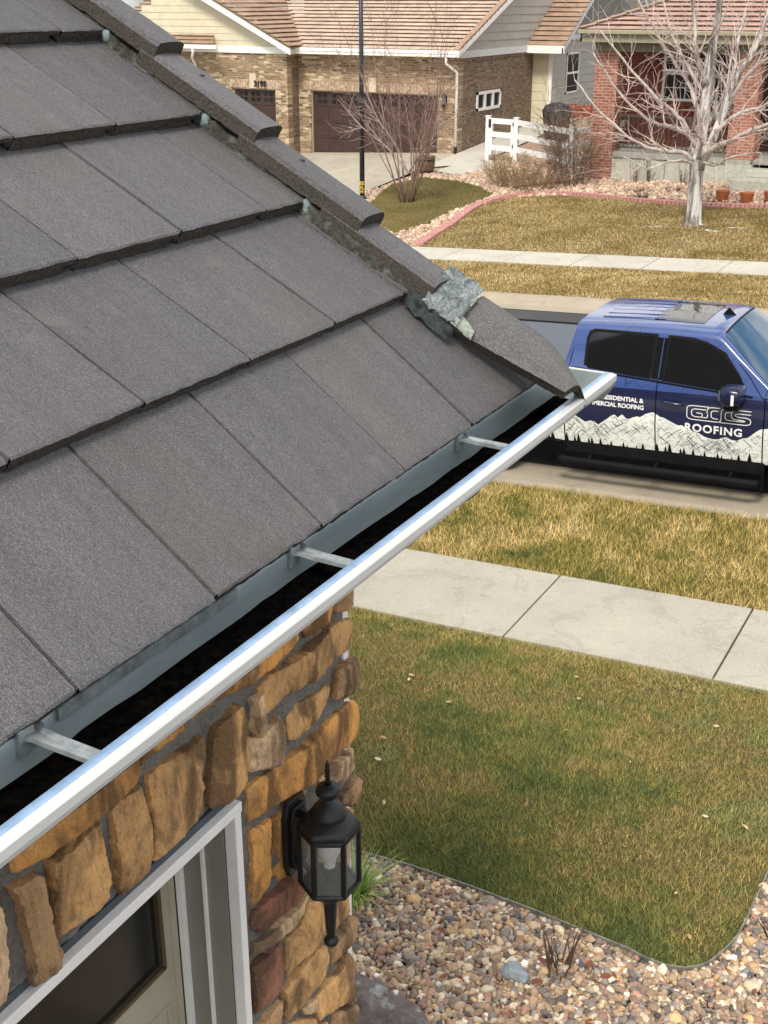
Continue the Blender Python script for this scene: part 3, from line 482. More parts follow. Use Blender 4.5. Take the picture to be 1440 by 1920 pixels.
for i in range(22):
    while True:
        x, y = random.uniform(-4.2, -.8), random.uniform(4.9, 8.0)
        if inside(np.array([x]), np.array([y]), LAWN)[0]: break
    leaf(x, y, random.uniform(.014, .028), random.choice(LEAFC[:4]), 'small curled dry leaf lying on the near lawn', 'dry leaves scattered on the near lawn', .035)
for i in range(20):
    x, y = random.uniform(-2.7, -.5), random.uniform(4.0, 4.75); 
    leaf(x, y, random.uniform(.02, .038), random.choice(LEAFC[1:3]+[LEAFC[4]]*2), 'curled brown or dark red dry leaf on the near pebbles', 'dry leaves among the near pebbles', .012)

# ================================================================ the near house
house = empty('house', (-1.37, 2.28, -4.4), 'near house with flat grey tile roof and brown stone cladding on its wall', 'house')
HI = Matrix.Translation((1.37, -2.28, 4.4))
def hpart(b, name, mat, parent=None, **kw):
    o = b.build(name, mat, parent or house, **kw)
    if parent is None or parent is house: o.data.transform(HI)
    else: o.data.transform(HI)
    return o
T = .034
c_, s_ = .2778, .1808
def E_(n):
    if n == 1: return Vector((-1.0066, 0, -.8342))
    return Vector((-1.2573-(n-2)*c_, 0, -.6135+(n-2)*s_))
PH = {1: .092, 2: .259, 3: .1305, 4: .282, 5: .138}
random.seed(2)
YEND, YSTART, NR = 2.482, -2.2, 13
def tile(bt, be, P0, P1, y0, y1, dz, last, T=.034):
    n0 = len(bt.v); tone = random.uniform(.91, 1.08); dy_ = random.uniform(-.0012, .0012); y0 += dy_; y1 += dy_ if not last else 0; sl_ = random.uniform(-.0012, .0012)
    d = (P1-P0); Ld = d.length; d.normalize(); nrm = Vector((-d.z, 0, d.x)); nrm = nrm if nrm.z > 0 else -nrm
    Lf = Ld+.05; nu = max(3, int((y1-y0)/.012)); g = .0034; a0 = y0+g; a1 = y1-g
    sk = random.uniform(-.002, .002); off = nrm*dz
    def P(u, v, h): return P0+off+Vector((0, a0+(a1-a0)*u+(sl_*v/.33 if 0 < u < 1 or u == 0 else 0), 0))+d*v+nrm*h
    seed = Vector((random.uniform(0, 99), y0, 0)); f = lambda u, k, s: s*noise.noise(Vector((u*(y1-y0)*45, k*3.3, 0))+seed)
    rows = [[P(i/nu, f(i/nu, 0, .0026)-.001+sk*(i/nu), -.0035) for i in range(nu+1)], [P(i/nu, .0035+f(i/nu, 1, .0014), 0) for i in range(nu+1)]]
    for v in (.03, .12, .22, .32, Lf): rows.append([P(i/nu, v, (.0012*noise.noise(Vector((i*.3, v*20, 0))+seed))) for i in range(nu+1)])
    bt.grid(rows)
    # joint sides
    for u in (0, 1):
        ys_ = [P(u, v, 0) for v in (.0035, .03, .12, .22, .32, Lf)]; bt.add(ys_+[p-nrm*T*.8 for p in ys_], [(i, i+1, i+7, i+6) if u else (i+1, i, i+6, i+7) for i in range(5)])
    bt.c += [(tone*1.01, tone, tone*random.uniform(.97, 1.03), 1)]*(len(bt.v)-n0)
    # front edge, broken and rough; the lock leaves a hole in the lower half by the joint
    n2 = 5; fr = []
    for k in range(n2+1):
        h = -.0035-(T-.0035)*k/n2; row = []
        for i in range(nu+1):
            u = i/nu; v = f(u, 0, .0026)-.001+sk*u if k == 0 else f(u, k*1.7, .0040)+.001*k
            if k >= 3 and (1-u)*(a1-a0) < .020 and not last: v += .035
            row.append(P(u, v, h+(f(u, 9, .004) if k == n2 else 0)))
        fr.append(row)
    be.grid(fr[::-1])
    bot = [P(i/nu, .06, -T-.002) for i in range(nu+1)]; be.grid([bot, fr[-1]])
top = E_(NR+1); b = MB(); b.add([(-1.03, YSTART, -.90), (-1.03, 2.47, -.90), (top.x, 2.47, top.z-.07), (top.x, YSTART, top.z-.07)], [(0, 1, 2, 3)])
roof = hpart(b, 'roof', M['black'])
for n in range(1, NR+1):
    bt = MB(); be = MB(); P0 = E_(n); P1 = E_(n+1)-Vector((0, 0, T+.004)); ph = PH.get(n, PH[4] if n % 2 == 0 else PH[5]); y = ph-.305*9; yend = YEND+(.138 if n == 1 else 0)
    while y < yend-.02:
        y0, y1 = max(y, YSTART), min(y+.305, yend)
        if y1-y0 > .03: tile(bt, be, P0, P1, y0, y1, random.uniform(-.0015, .002), y1 >= yend, .046 if n == 1 else .034)
        y += .305
    nf = len(bt.f); bt.add(be.v, be.f); bt.m = (M['tile_cut'], nf); hpart(bt, 'tile_course', M['tile'], roof, smooth='auto')
# the far slope and underlay
b = MB(); m_ = s_/c_
b.prism([(top.x+.02, YSTART, top.z+.02), (top.x+.02, 2.5, top.z+.02), (2*top.x+1.03, 2.5, -.84), (2*top.x+1.03, YSTART, -.84)], (0, 0, -.06)); b.c = [(1, 1, 1, 1)]*len(b.v); hpart(b, 'roof_rear_slope', M['tile'])
# rake trim: overlapping angle tiles
slope = Vector((-c_, 0, s_)).normalized(); nrm = Vector((s_, 0, c_)).normalized()
def rake_tile(xb, length, y0, y1, lift, seed, drop_in=.050, drop_out=.14, twist=0):
    # butt at x = xb, running up the slope
    r = random.Random(seed); base = Vector((xb, 0, -.6135+(-1.2573-xb)*s_/c_))
    prof = [(y0, -drop_in), (y0-.001, -.012), (y0+.004, -.002), (y0+.014, 0), (y0+.035, .001), (y1-.035, .001), (y1-.016, -.001), (y1-.005, -.007), (y1, -.020), (y1+.001, -drop_out)]
    pin = [(y1-.024, -drop_out), (y1-.026, -.045), (y1-.04, -.034), (y0+.05, -.034), (y0+.026, -.045), (y0+.024, -drop_in)]
    top_ = MB(); cut = MB(); sg = 22; tn = r.uniform(.85, 1.12); sd_ = Vector((seed*3.1, 0, 0))
    def P(y, h, v, k):
        j = .0035 if k in (0,) else .0016 if k in (1, 2, 7, 8) else .0006
        q = base+slope*v+nrm*(h+lift-.030*max(0, v)/.3315)+Vector((0, y, 0)); jn = noise.noise(Vector((v*55, k*5.1, 0))+sd_)*j
        return q+nrm*jn+Vector((0, jn*.8, 0))+(slope*noise.noise(Vector((y*70, h*70, 0))+sd_)*.003 if v < .001 else Vector())
    rows = [[P(y, h, length*i/sg, k) for k, (y, h) in enumerate(prof)] for i in range(sg+1)]
    top_.grid([r_[1:] for r_ in rows]); top_.c = [(tn, tn, tn, 1)]*len(top_.v); cut.grid([r_[:2] for r_ in rows])
    outl = prof+pin; n_ = len(outl); f0 = [P(y, h, 0, k) for k, (y, h) in enumerate(outl)]
    # butt face as quads between outer and inner lines
    inn = [pin[5], pin[4], pin[4], pin[3], pin[3], pin[2], pin[2], pin[1], pin[1], pin[0]]
    cut.grid([[P(y, h, 0, k) for k, (y, h) in enumerate(prof)], [P(y, h, 0, k) for k, (y, h) in enumerate(inn)], [P(y, h, .07, k) for k, (y, h) in enumerate(inn)]])
    o = hpart(top_, 'rake_tile', M['tile'], smooth='auto'); hpart(cut, 'rake_tile_edge', M['tile_cut'], o, smooth='auto'); return o
for k in range(10):
    rake_tile(-1.409-k*.2755, .37, 2.420, 2.522, .066, k+1, drop_in=.046)
rake_tile(-1.218, .33, 2.420, 2.522, .056, 40, drop_in=.044)
# the lowest rake tile is a wider cap, set askew
def quadpatch(name, A, B, C_, D_, bulge, thick, mat, matc, nu=22, nv=14, rough=.002, seed=0, parent=None, label=None, fold=0):
    A, B, C_, D_ = map(Vector, (A, B, C_, D_)); nn = (B-A).cross(D_-A).normalized()
    if nn.z < 0: nn = -nn
    sv = Vector((seed, 0, 0)); top_ = []; bot = []
    for i in range(nu+1):
        u = i/nu; r0 = []; r1 = []
        for j in range(nv+1):
            v = j/nv; p = A.lerp(B, u).lerp(D_.lerp(C_, u), v); h = bulge*math.sin(math.pi*v)+rough*noise.noise(Vector((u*22, v*14, 0))+sv)
            if fold: h += fold*(noise.fractal(Vector((u*5.5, v*4, 0))+sv, .9, 2.2, 4)+.6*abs(noise.noise(Vector((u*9+v*6, v*2, 1))+sv)))
            e = .004*noise.noise(Vector((u*30, v*30, 2))+sv) if (i in (0, nu) or j in (0, nv)) else 0
            if fold and (i in (0, nu) or j in (0, nv)): p += (B-A)*(.10*noise.noise(Vector((u*6, v*6, 5))+sv))+(D_-A)*(.12*noise.noise(Vector((u*6, v*6, 8))+sv))
            r0.append(p+nn*h+(B-A).normalized()*e); r1.append(p+nn*(h-thick))
        top_.append(r0); bot.append(r1)
    b = MB(); b.grid(top_); o = fix(hpart(b, name, mat, parent, smooth=True))
    bc = MB(); bc.grid(bot); ring = lambda g: g[0]+[r[-1] for r in g[1:]]+g[-1][-2::-1]+[r[0] for r in g[-2:0:-1]]
    R0, R1 = ring(top_), ring(bot); bc.grid([R0+[R0[0]], R1+[R1[0]]]); hpart(bc, name+'_edge', matc, o)
    if label: o['label'] = label
    return o
def cap():
    A, E2 = Vector((-1.147, 2.420, -.690)), Vector((-.881, 2.440, -.803)); B, C2, D2 = Vector((-1.125, 2.525, -.629)), Vector((-.948, 2.535, -.721)), Vector((-.872, 2.512, -.808))
    top_ = []; bot = []; nu, nv = 26, 16
    for i in range(nu+1):
        u = i/nu; ia = A.lerp(E2, u); rb = B.lerp(C2, u/.70) if u < .70 else C2.lerp(D2, (u-.70)/.30); rb = rb+Vector((0, 0, -.008*max(0, 1-abs(u-.70)/.12))); r0 = []; r1 = []
        for j in range(nv+1):
            v = j/nv; p = ia.lerp(rb, min(1, v*1.25)); k = min(1, v*1.25); n_ = Vector((.45, -.35, .8)).normalized()
            if v > .8: p = p+Vector((.0, .05, -.055))*((v-.8)/.2)
            h = .013*math.sin(math.pi*k)+.0015*noise.noise(Vector((u*30, v*20, 3))); e = .0035*noise.noise(Vector((u*45, v*30, 2))) if (i in (0, nu) or j == 0) else 0
            r0.append(p+n_*h+Vector((e, 0, -abs(e)))); r1.append(p+n_*(h-.028)+Vector((0, .01, 0)))
        top_.append(r0); bot.append(r1)
    b = MB(); b.grid(top_); b.c = [(1.05, 1.04, .98, 1)]*len(b.v); nf = len(b.f); b.grid([[r[0] for r in top_], [r[0] for r in bot]]); b.grid([top_[0], bot[0]]); b.grid([top_[-1], bot[-1]]); b.grid(bot); b.m = (M['tile_cut'], nf)
    o = hpart(b, 'end_cap_tile', M['tile'], smooth='auto'); o['label'] = 'wider grey cap tile set askew at the lower end of the rake'
cap()
quadpatch('foil_patch', (-1.218, 2.400, -.628), (-1.132, 2.404, -.676), (-1.122, 2.528, -.618), (-1.206, 2.528, -.571), .014, .004, M['foil'], M['galv'], nu=44, nv=44, rough=.002, seed=7, fold=.0065, label='crumpled pale blue grey flashing foil patch over the rake joint')
quadpatch('foil_tail', (-1.258, 2.388, -.640), (-1.150, 2.385, -.706), (-1.138, 2.415, -.684), (-1.240, 2.415, -.612), .004, .004, plain('dark_sealant', (.055, .072, .072), .45, var=.7, scale=60, bump=1), M['black'], nu=24, nv=10, rough=.004, seed=12, fold=.006)
quadpatch('caulk_smear', (-1.150, 2.405, -.668), (-1.100, 2.410, -.706), (-1.098, 2.425, -.688), (-1.140, 2.435, -.650), .006, .003, M['caulk'], M['caulk'], nu=12, nv=10, rough=.002, seed=15, fold=.003)
# mortar bead along the foot of the rake tiles
b = MB(); rows = []
for i in range(260):
    x = -1.19-i*.0098; z = -.6135+(-1.2573-x)*s_/c_; sdv = Vector((x*24, 0, 0)); a = noise.noise(sdv); a2 = noise.noise(Vector((x*70, 4, 0)))
    lo_ = max(0, min(1, (x+1.55)/.12)); wd = (-.004+.014*lo_)+(.004+.010*lo_)*a+.004*a2; h = .006+.014*lo_+.010*noise.noise(Vector((x*40, 9, 0)))
    base = Vector((x, 0, z-.014))
    rows.append([base+Vector((0, 2.440, 0))+nrm*(h+.004), base+Vector((0, 2.424-.3*wd, 0))+nrm*h, base+Vector((0, 2.422-.7*wd, 0))+nrm*(h*.55+.008*a2), base+Vector((0, 2.418-wd, 0))+nrm*(.006), base+Vector((0, 2.416-wd, 0))-nrm*.02])
b.grid(rows); hpart(b, 'rake_mortar', M['mortar_rake'], smooth=True)
random.seed(31)
def blob(p, s, mat, nm, seed, lab=None):
    V, F = ico(3); vs = []
    for v in V:
        v = Vector(v); d = 1+.35*noise.noise(v*1.8+Vector((seed, 0, 0))); vs.append(Vector((v.x*s[0], v.y*s[1], v.z*s[2]))*d+Vector(p))
    b = MB().add(vs, [tuple(f) for f in F]); o = hpart(b, nm, mat, smooth=True); 
    if lab: o['label'] = lab
for n in range(2, 8):
    P = E_(n); blob((P.x+.002, 2.432, P.z-.018), (.013, .016, .020), M['caulk_blue'], 'sealant_blob', n)
for i in range(0):
    x = -1.30-i*.033-random.uniform(0, .01); z = -.6135+(-1.2573-x)*s_/c_; blob((x, 2.405-random.uniform(0, .018), z-.030), (.009, .004, .0022), M['caulk'], 'mortar_spatter', 20+i)
for x, y in ((-1.215, 2.33),):
    z = -.6135+(-1.2573-x)*s_/c_; z = z if x < -1.2573 else -.655+(-1.2573-x)*.80+.0; blob((x, y, z-.016), (.022, .010, .004), M['caulk'], 'mortar_spatter', 60+x)
for k in range(1, 6):       # nail heads on the rake tiles
    xb = -1.409-(k-1)*.2755-.19; z = -.6135+(-1.2573-xb)*s_/c_; p = Vector((xb, 2.475, z))+nrm*.0465
    b = MB().lathe([(.0001, .003), (.006, .002), (.007, 0), (.007, -.01)], p, 10); hpart(b, 'nail', M['black'])

# gutter
Y0, Y1 = -2.2, 2.775
gut = empty('gutter', (0, 0, 0)); gut.parent = house; gut['label'] = 'open white metal gutter along the eave with a pale blue grey inside'
def ext(b, prof, y0=Y0, y1=Y1, n=60, wob=.0012, seed=0):
    rows = [[(x+wob*noise.noise(Vector((y0+(y1-y0)*i/n*3, k*.1+seed, 0))), y0+(y1-y0)*i/n, z+wob*noise.noise(Vector((y0+(y1-y0)*i/n*4, k*.1+seed, 5)))) for k, (x, z) in enumerate(prof)] for i in range(n+1)]
    b.grid(rows); return b
out = [(-.8885, -.8468), (-.8745, -.8478), (-.8725, -.8500), (-.8725, -.8635), (-.8820, -.8650), (-.8820, -.8685), (-.8790, -.8700), (-.8800, -.8765), (-.8900, -.8850), (-.8945, -.8865), (-.8945, -.8905), (-.9300, -.9220), (-.938, -.934), (-1.034, -.934)]
b = ext(MB(), out, wob=.0006); o = hpart(b, 'gutter_front', M['gut_out'], gut)
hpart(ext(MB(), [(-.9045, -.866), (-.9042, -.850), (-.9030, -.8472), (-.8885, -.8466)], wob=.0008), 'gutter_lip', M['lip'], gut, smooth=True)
inn = [(-.9045, -.866), (-.907, -.895), (-.935, -.928), (-1.028, -.930), (-1.0275, -.875), (-1.0265, -.864), (-1.0275, -.858), (-1.035, -.850)]
hpart(ext(MB(), inn, seed=3), 'gutter_back', M['gut_in'], gut, smooth='auto')
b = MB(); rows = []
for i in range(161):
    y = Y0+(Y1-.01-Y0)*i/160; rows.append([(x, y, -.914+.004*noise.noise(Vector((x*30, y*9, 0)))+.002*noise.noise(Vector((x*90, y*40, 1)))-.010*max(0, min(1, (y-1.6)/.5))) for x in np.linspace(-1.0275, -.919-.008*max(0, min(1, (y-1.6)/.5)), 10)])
b.grid(rows); hpart(b, 'gutter_floor', M['gut_floor'], gut, smooth=True)  # near-black layer over the gutter bottom, sinking towards the far end
b = MB().prism([(x, Y1-.004, z) for x, z in [(-.876, -.850), (-.876, -.875), (-.886, -.893), (-.902, -.915), (-.914, -.918), (-.938, -.934), (-1.034, -.934), (-1.034, -.850)]], (0, .005, 0)); hpart(b, 'gutter_end_cap', M['gut_in'], gut)
b = MB().box((-1.034, Y1-.003, -.853), (-.882, Y1+.006, -.848)); hpart(b, 'end_cap_rim', M['gut_out'], gut)
for y in (-.95, -.31, .935, 1.565, 2.212):
    b = MB(); pr = [(-1.034, .001), (-1.022, .001), (-1.010, -.001), (-.985, -.003), (-.930, -.004), (-.905, -.005), (-.900, -.010)]
    w2 = [.020, .020, .013, .0125, .012, .0125, .0125]
    rows = []
    for (x, z), ww in zip(pr, w2):
        rows.append([(x, y-ww, -.858+z-.007), (x, y-ww*.95, -.858+z), (x, y-ww*.45, -.858+z), (x, y-ww*.35, -.858+z-.0025), (x, y+ww*.35, -.858+z-.0025), (x, y+ww*.45, -.858+z), (x, y+ww*.95, -.858+z), (x, y+ww, -.858+z-.007)])
    b.grid(rows); o = hpart(b, 'gutter_bracket', M['galv'], gut)
    b = MB().box((-1.026, y-.026, -.885), (-1.020, y+.002, -.845)); hpart(b, 'bracket_plate', M['galv'], o if 0 else gut)
b = ext(MB(), [(-1.020, -.872), (-1.018, -.852), (-1.0215, -.851)], .98, 1.38, 20); hpart(b, 'drip_flashing', M['galv'], gut)
# fascia, soffit, rake board
b = MB().box((-1.055, Y0, -.97), (-1.036, 2.47, -.868)); hpart(b, 'fascia', M['white'])
b = MB().box((-1.40, Y0, -.972), (-1.056, 2.47, -.962)); hpart(b, 'soffit', M['white'])
b = MB().prism([(-1.036, 2.472, -.97), (-1.036, 2.472, -.875), (top.x, 2.472, top.z-.06), (top.x, 2.472, top.z-.20), (-1.30, 2.472, -.97)], (0, .022, 0)); fix(hpart(b, 'rake_board', M['white']))
b = MB().box((-3.5, 2.29, -.975), (-1.04, 2.47, -.965)); hpart(b, 'rake_soffit', M['white'])

# unseen upper storey behind the camera, added and sized to darken truck-window reflections
b = MB().box((-14, -13, -5), (-2.6, -3.4, 4.6)).prism([(-14.4, -13.4, 4.6), (-2.2, -13.4, 4.6), (-8.3, -13.4, 7.6)], (0, 10.4, 0)); fix(hpart(b, 'unseen_upper_storey', plain('shaded_siding', (.22, .205, .17), .8)))
# walls
XW = -1.37; DY0, DY1, DZ1, DZ0 = .80, 1.757, -1.655, -3.85
def wall(y0, y1, z0, z1): return MB().box((XW-.16, y0, z0), (XW, y1, z1))
b = MB()
for a in ((DY1+.001, 2.278, -5, -.96), (-2.2, DY0-.001, -5, -.96), (DY0, DY1, DZ1+.002, -.96), (DY0, DY1, -5, DZ0)): b.box((XW-.16, a[0], a[2]), (XW, a[1], a[3]))
hpart(b, 'wall', M['mortar'])
b = MB()
for a in ((DY1+.036, 2.262, -4.5, -.97), (-.7, DY0-.036, -4.5, -.97), (DY0-.036, DY1+.036, DZ1+.052, -.97)):
    ny, nz2 = max(2, int((a[1]-a[0])/.009)), max(2, int((a[3]-a[2])/.009)); b.grid([[(XW+.014+.008*noise.noise(Vector((y*22, z*22, 0)))+.005*noise.noise(Vector((y*60, z*60, 0))), y, z) for y in np.linspace(a[0], a[1], ny)] for z in np.linspace(a[2], a[3], nz2)])
fix(hpart(b, 'mortar_bed', M['mortar'], smooth=True))
b = MB().prism([(XW-.161, 2.277, -5), (-5.6, 2.277, -5), (-5.6, 2.277, 1.2), (-3.4, 2.277, .42), (-1.06, 2.277, -.98), (XW-.161, 2.277, -.98)], (0, -.1, 0)); hpart(b, 'gable_wall', M['siding_cream'])
b = MB().box((-5.6, -2.2, -5), (-5.5, 2.17, 1)).box((-5.5, -2.2, -5), (XW-.17, -2.1, -.98)); hpart(b, 'rear_wall', M['siding_cream'])
b = MB().box((XW-.16, 2.266, -4.6), (XW+.014, 2.290, -.965)); hpart(b, 'corner_board', M['white'])
def stone_mesh(acc, poly, prot, tone, seed, inset=0):
    rr = random.Random(seed); P = [Vector(p) for p in poly]
    if inset:
        n_ = len(P); ar = sum(P[i].x*P[(i+1) % n_].y-P[(i+1) % n_].x*P[i].y for i in range(n_)); sg = 1 if ar > 0 else -1; Q_ = []
        for i in range(n_):
            t = (P[(i+1) % n_]-P[i-1]).normalized(); Q_.append(P[i]+Vector((-t.y, t.x))*sg*inset)
        P = Q_
    step = .0062
    ys = [p.x for p in P]; zs = [p.y for p in P]; wrap = max(ys) > 2.25
    bd = []
    for i in range(len(P)):
        a, b_ = P[i], P[(i+1) % len(P)]; n = max(1, int((b_-a).length/step))
        for k in range(n):
            q = a.lerp(b_, k/n); j = .0034; bd.append(q+Vector((noise.noise(Vector((q.x*60, q.y*60, seed)))*j*1.6, noise.noise(Vector((q.x*60, q.y*60, seed+9)))*j*1.6)))
    n0 = len(bd); A = np.array([b_[:] for b_ in bd]); Bn = np.roll(A, -1, 0)
    gx, gy = np.meshgrid(np.arange(min(ys)-.01, max(ys)+.01, step), np.arange(min(zs)-.01, max(zs)+.01, step)); gx = gx.ravel()+np.array([rr.uniform(-.3, .3)*step for _ in range(gx.size)]); gy = gy.ravel()
    def dist(p):
        p = np.asarray(p)[:, None]; e = (Bn-A)[None]; t = np.clip(((p-A[None])*e).sum(2)/((e*e).sum(2)+1e-12), 0, 1)
        return np.sqrt((((A[None]+t[..., None]*e)-p)**2).sum(2)).min(1)
    k = inside(gx, gy, [tuple(a) for a in A]); Q = np.stack([gx[k], gy[k]], 1)
    if len(Q): Q = Q[dist(Q) > step*.55]
    vs, _, fs, *_r = delaunay_2d_cdt(bd+[Vector(q) for q in Q], [], [list(range(n0))], 1, 1e-6)
    D = dist([v[:] for v in vs]); cx_, cy_ = sum(ys)/len(ys), sum(zs)/len(zs)
    tx, ty = rr.uniform(-.045, .045), rr.uniform(-.05, .03); sv = Vector((seed*7.7, 0, 0)); out_ = []; planes = [(rr.uniform(.0, .012), rr.uniform(-.22, .22), rr.uniform(-.16, .16)) for _ in range(6)]
    for v, d in zip(vs, D):
        h = (prot+.004)*(.86+.14*(1-math.exp(-d/.0045)))
        q = Vector((v.x*13, v.y*8, 0))+sv
        dy, dz_ = v.x-cx_, v.y-cy_; facet = min(o_+a_*dy+b2_*dz_ for o_, a_, b2_ in planes)+.0035*noise.noise(q)+.0030*noise.noise(q*2.7)+.0030*noise.noise(q*6)+.0024*noise.noise(q*15)
        ridge = .002*abs(noise.noise(Vector((v.x*34, v.y*12, 3))+sv))
        h += max(-.016, facet+ridge)
        out_.append((XW+max(.006, h), v.x, v.y))
    # boundary loop (first n0 vertices keep their order)
    back = XW-.07 if wrap else XW-.006
    ring = [(back, v[1], v[2]) for v in out_[:n0]]; mid = [((out_[i][0]+back)/2, out_[i][1]+.002*noise.noise(Vector((i*.7, seed, 0))), out_[i][2]+.002*noise.noise(Vector((i*.7, seed, 5)))) for i in range(n0)]
    nv = len(out_); F = [tuple(f) for f in fs]+[(i, (i+1) % n0, nv+(i+1) % n0, nv+i) for i in range(n0)]+[(nv+i, nv+(i+1) % n0, nv+n0+(i+1) % n0, nv+n0+i) for i in range(n0)]
    base = {0: (.86, .44, .125), 1: (.50, .33, .18), 2: (.88, .66, .43), 3: (.33, .13, .10), 4: (.76, .46, .20)}[tone]
    jv = rr.uniform(.9, 1.12); acc.add(out_+mid+ring, F, (base[0]*jv, base[1]*jv, base[2]*jv, 1))
acc = MB()
for i, (poly, pr_, tone) in enumerate(STONES): stone_mesh(acc, poly, max(pr_, .024), tone, i+1, .0042 if i >= 18 else .001)
rr = random.Random(77); z = -.975        # cladding beyond the traced part: left of the door and lower down
def filler(y0, y1, z1, z0, seed):
    r = random.Random(seed); z = z1
    while z > z0:
        h = r.uniform(.09, .17); y = y0
        while y < y1-.05:
            wd = min(r.uniform(.14, .36), y1-y); 
            if y1-(y+wd) < .08: wd = y1-y
            g = .009; j = lambda: r.uniform(-.007, .007)
            poly = [(y+g+j()*.4, z-h+g+j()), (y+wd/2, z-h+g+j()), (y+wd-g+j()*.4, z-h+g+j()), (y+wd-g+j()*.4, z-h/2), (y+wd-g+j()*.4, z-g+j()), (y+wd/2, z-g+j()), (y+g+j()*.4, z-g+j()), (y+g+j()*.4, z-h/2)]
            stone_mesh(acc, poly, r.uniform(.03, .045), r.choice([0, 1, 4, 4, 2, 3]), r.randint(100, 9999)); y += wd
        z -= h
filler(1.80, 2.275, -2.80, -4.5, 4)
fix(hpart(acc, 'stone_cladding', M['stone'], smooth='auto')); acc = MB(); filler(-.6, .74, -.98, -4.5, 6)
o = fix(hpart(acc, 'stone_cladding', M['stone'], smooth='auto'))
# door and its trim
b = MB().box((XW+.001, DY0-.026, DZ1), (XW+.037, DY1+.028, DZ1+.027)); hpart(b, 'door_trim', M['white'], bevel=.003)
b = MB().box((XW+.001, DY1+.004, DZ0), (XW+.034, DY1+.027, DZ1-.0005)); hpart(b, 'door_trim', M['white'], bevel=.003)
b = MB().box((XW+.001, DY0-.034, DZ0), (XW+.034, DY0, DZ1-.0005)); hpart(b, 'door_trim', M['white'], bevel=.003)
b = MB().box((XW+.001, .82, DZ1+.028), (XW+.016, 1.79, DZ1+.048)); hpart(b, 'head_flashing', plain('dark_flashing', (.05, .07, .085), .4, var=.2))
XD = -1.507
b = MB().box((XD-.04, DY1-.001, DZ0), (XW+.002, DY1+.001-.0005, DZ1)).box((XD-.04, DY0, DZ0), (XW, DY0+.012, DZ1)).box((XD-.04, DY0+.012, DZ1-.012), (XW, DY1-.002, DZ1)); hpart(b, 'door_frame', M['taupe'])
b = MB().box((-1.432, DY1-.009, DZ0), (-1.424, DY1-.0015, DZ1-.012)); hpart(b, 'door_stop', M['white'])
b = MB().box((XD+.003, DY1-.016, DZ0), (XD+.018, DY1-.0015, DZ1-.012)); hpart(b, 'weather_strip', M['white'])
door = empty('door', (0, 0, 0)); door.parent = house
GZ0, GZ1, GY0, GY1 = -2.088, -1.75, .90, 1.677
b = MB()
for a in ((DY0+.014, DY1-.018, DZ0+.02, GZ0-.001), (DY0+.014, DY1-.018, GZ1+.001, DZ1-.014), (DY0+.014, GY0-.001, GZ0, GZ1), (GY1+.001, DY1-.018, GZ0, GZ1)): b.box((XD-.04, a[0], a[2]), (XD, a[1], a[3]))
hpart(b, 'door_leaf', M['beige'], door)
b = MB()
for a in ((GY1-.006, GY1+.006, GZ0-.006, GZ1), (GY0-.006, GY0+.006, GZ0-.006, GZ1), (GY0, GY1, GZ0-.007, GZ0+.005)): b.box((XD-.02, a[0], a[2]), (XD+.007, a[1], a[3]))
hpart(b, 'glass_bead', plain('brown_bead', (.08, .06, .035), .5), door)
b = MB().box((XD-.014, GY0, GZ0), (XD-.006, GY1, GZ1)); hpart(b, 'door_glass', M['darkglass'], door)
b = MB()
for z1, z0 in ((-2.205, -2.215), (-2.44, -2.45)): b.box((XD-.002, .90, z0), (XD+.006, 1.675, z1))
b.box((XD-.002, 1.675, -2.45), (XD+.006, 1.685, -2.205)); b.box((XD-.001, 1.715, DZ0+.02), (XD+.003, 1.719, DZ1-.015)); hpart(b, 'door_moulding', M['beige'], door, bevel=.002)
b = MB().lathe([(.001, .05), (.022, .045), (.026, .03), (.014, .015), (.011, 0)], (0, 0, 0), 16); o = b.build('door_handle', M['blackmetal'], door, smooth=True); o.data.transform(Matrix.Translation((XD, .87, -2.95))@Matrix.Rotation(R(90), 4, 'Y')); o.data.transform(HI)
b = MB().box((XW-.2, .6, -4.6), (XW+.6, 1.95, -3.87)); hpart(b, 'door_step', M['foundation'], bevel=.01)

# ================================================================ wall lantern
lx, ly = -1.237, 1.988
lan = empty('wall_lantern', (lx, ly, -1.86), 'black six sided wall lantern with clear panes beside the stone corner', 'lantern')
def lp(b, name, mat, parent=None, **kw): 
    o = b.build(name, mat, parent or lan, **kw); o.data.transform(Matrix.Translation((0, 0, 0))); return o
hx = lambda r, z, off=30: [(r*math.cos(R(60*k+off)), r*math.sin(R(60*k+off)), z) for k in range(6)]
Z0 = 1.86
def hexring(b, r0, z0, r1, z1): b.grid([hx(r0, z0), hx(r1, z1)], True)
b = MB(); b.grid([hx(.0705, .060), hx(.0755, .066), hx(.0755, .072), hx(.067, .084), hx(.045, .098), hx(.030, .104), hx(.001, .104)], True); b.grid([hx(.0705, .060), hx(.055, .058), hx(.001, .058)], True); roof_ = lp(b, 'lantern_roof', M['blackmetal'], smooth='auto')
lp(MB().lathe([(.042, .094), (.044, .100), (.041, .108), (.036, .118), (.026, .130), (.013, .138), (.010, .142), (.012, .147), (.022, .151), (.0285, .158), (.030, .166), (.027, .174), (.018, .180), (.008, .183)], n=28), 'lantern_dome', M['blackmetal'], smooth=True)
prof = [(.0045, .180), (.0042, .186), (.0072, .192), (.0050, .198), (.0076, .205), (.0052, .212), (.0076, .219), (.0055, .227), (.0060, .234), (.0035, .243), (.0005, .250)]
lp(MB().lathe(prof, n=12), 'finial', M['blackmetal'], smooth=True)
b = MB()
for k in range(6):
    a = Vector(hx(.070, .060)[k]); c = Vector(hx(.070, -.098)[k]); b.tube([a, c], .0068, 6)
for r_, z_ in ((.070, -.098), (.070, .056)):
    q = hx(r_, z_); 
    for k in range(6): b.tube([q[k], q[(k+1) % 6]], .0062, 6)
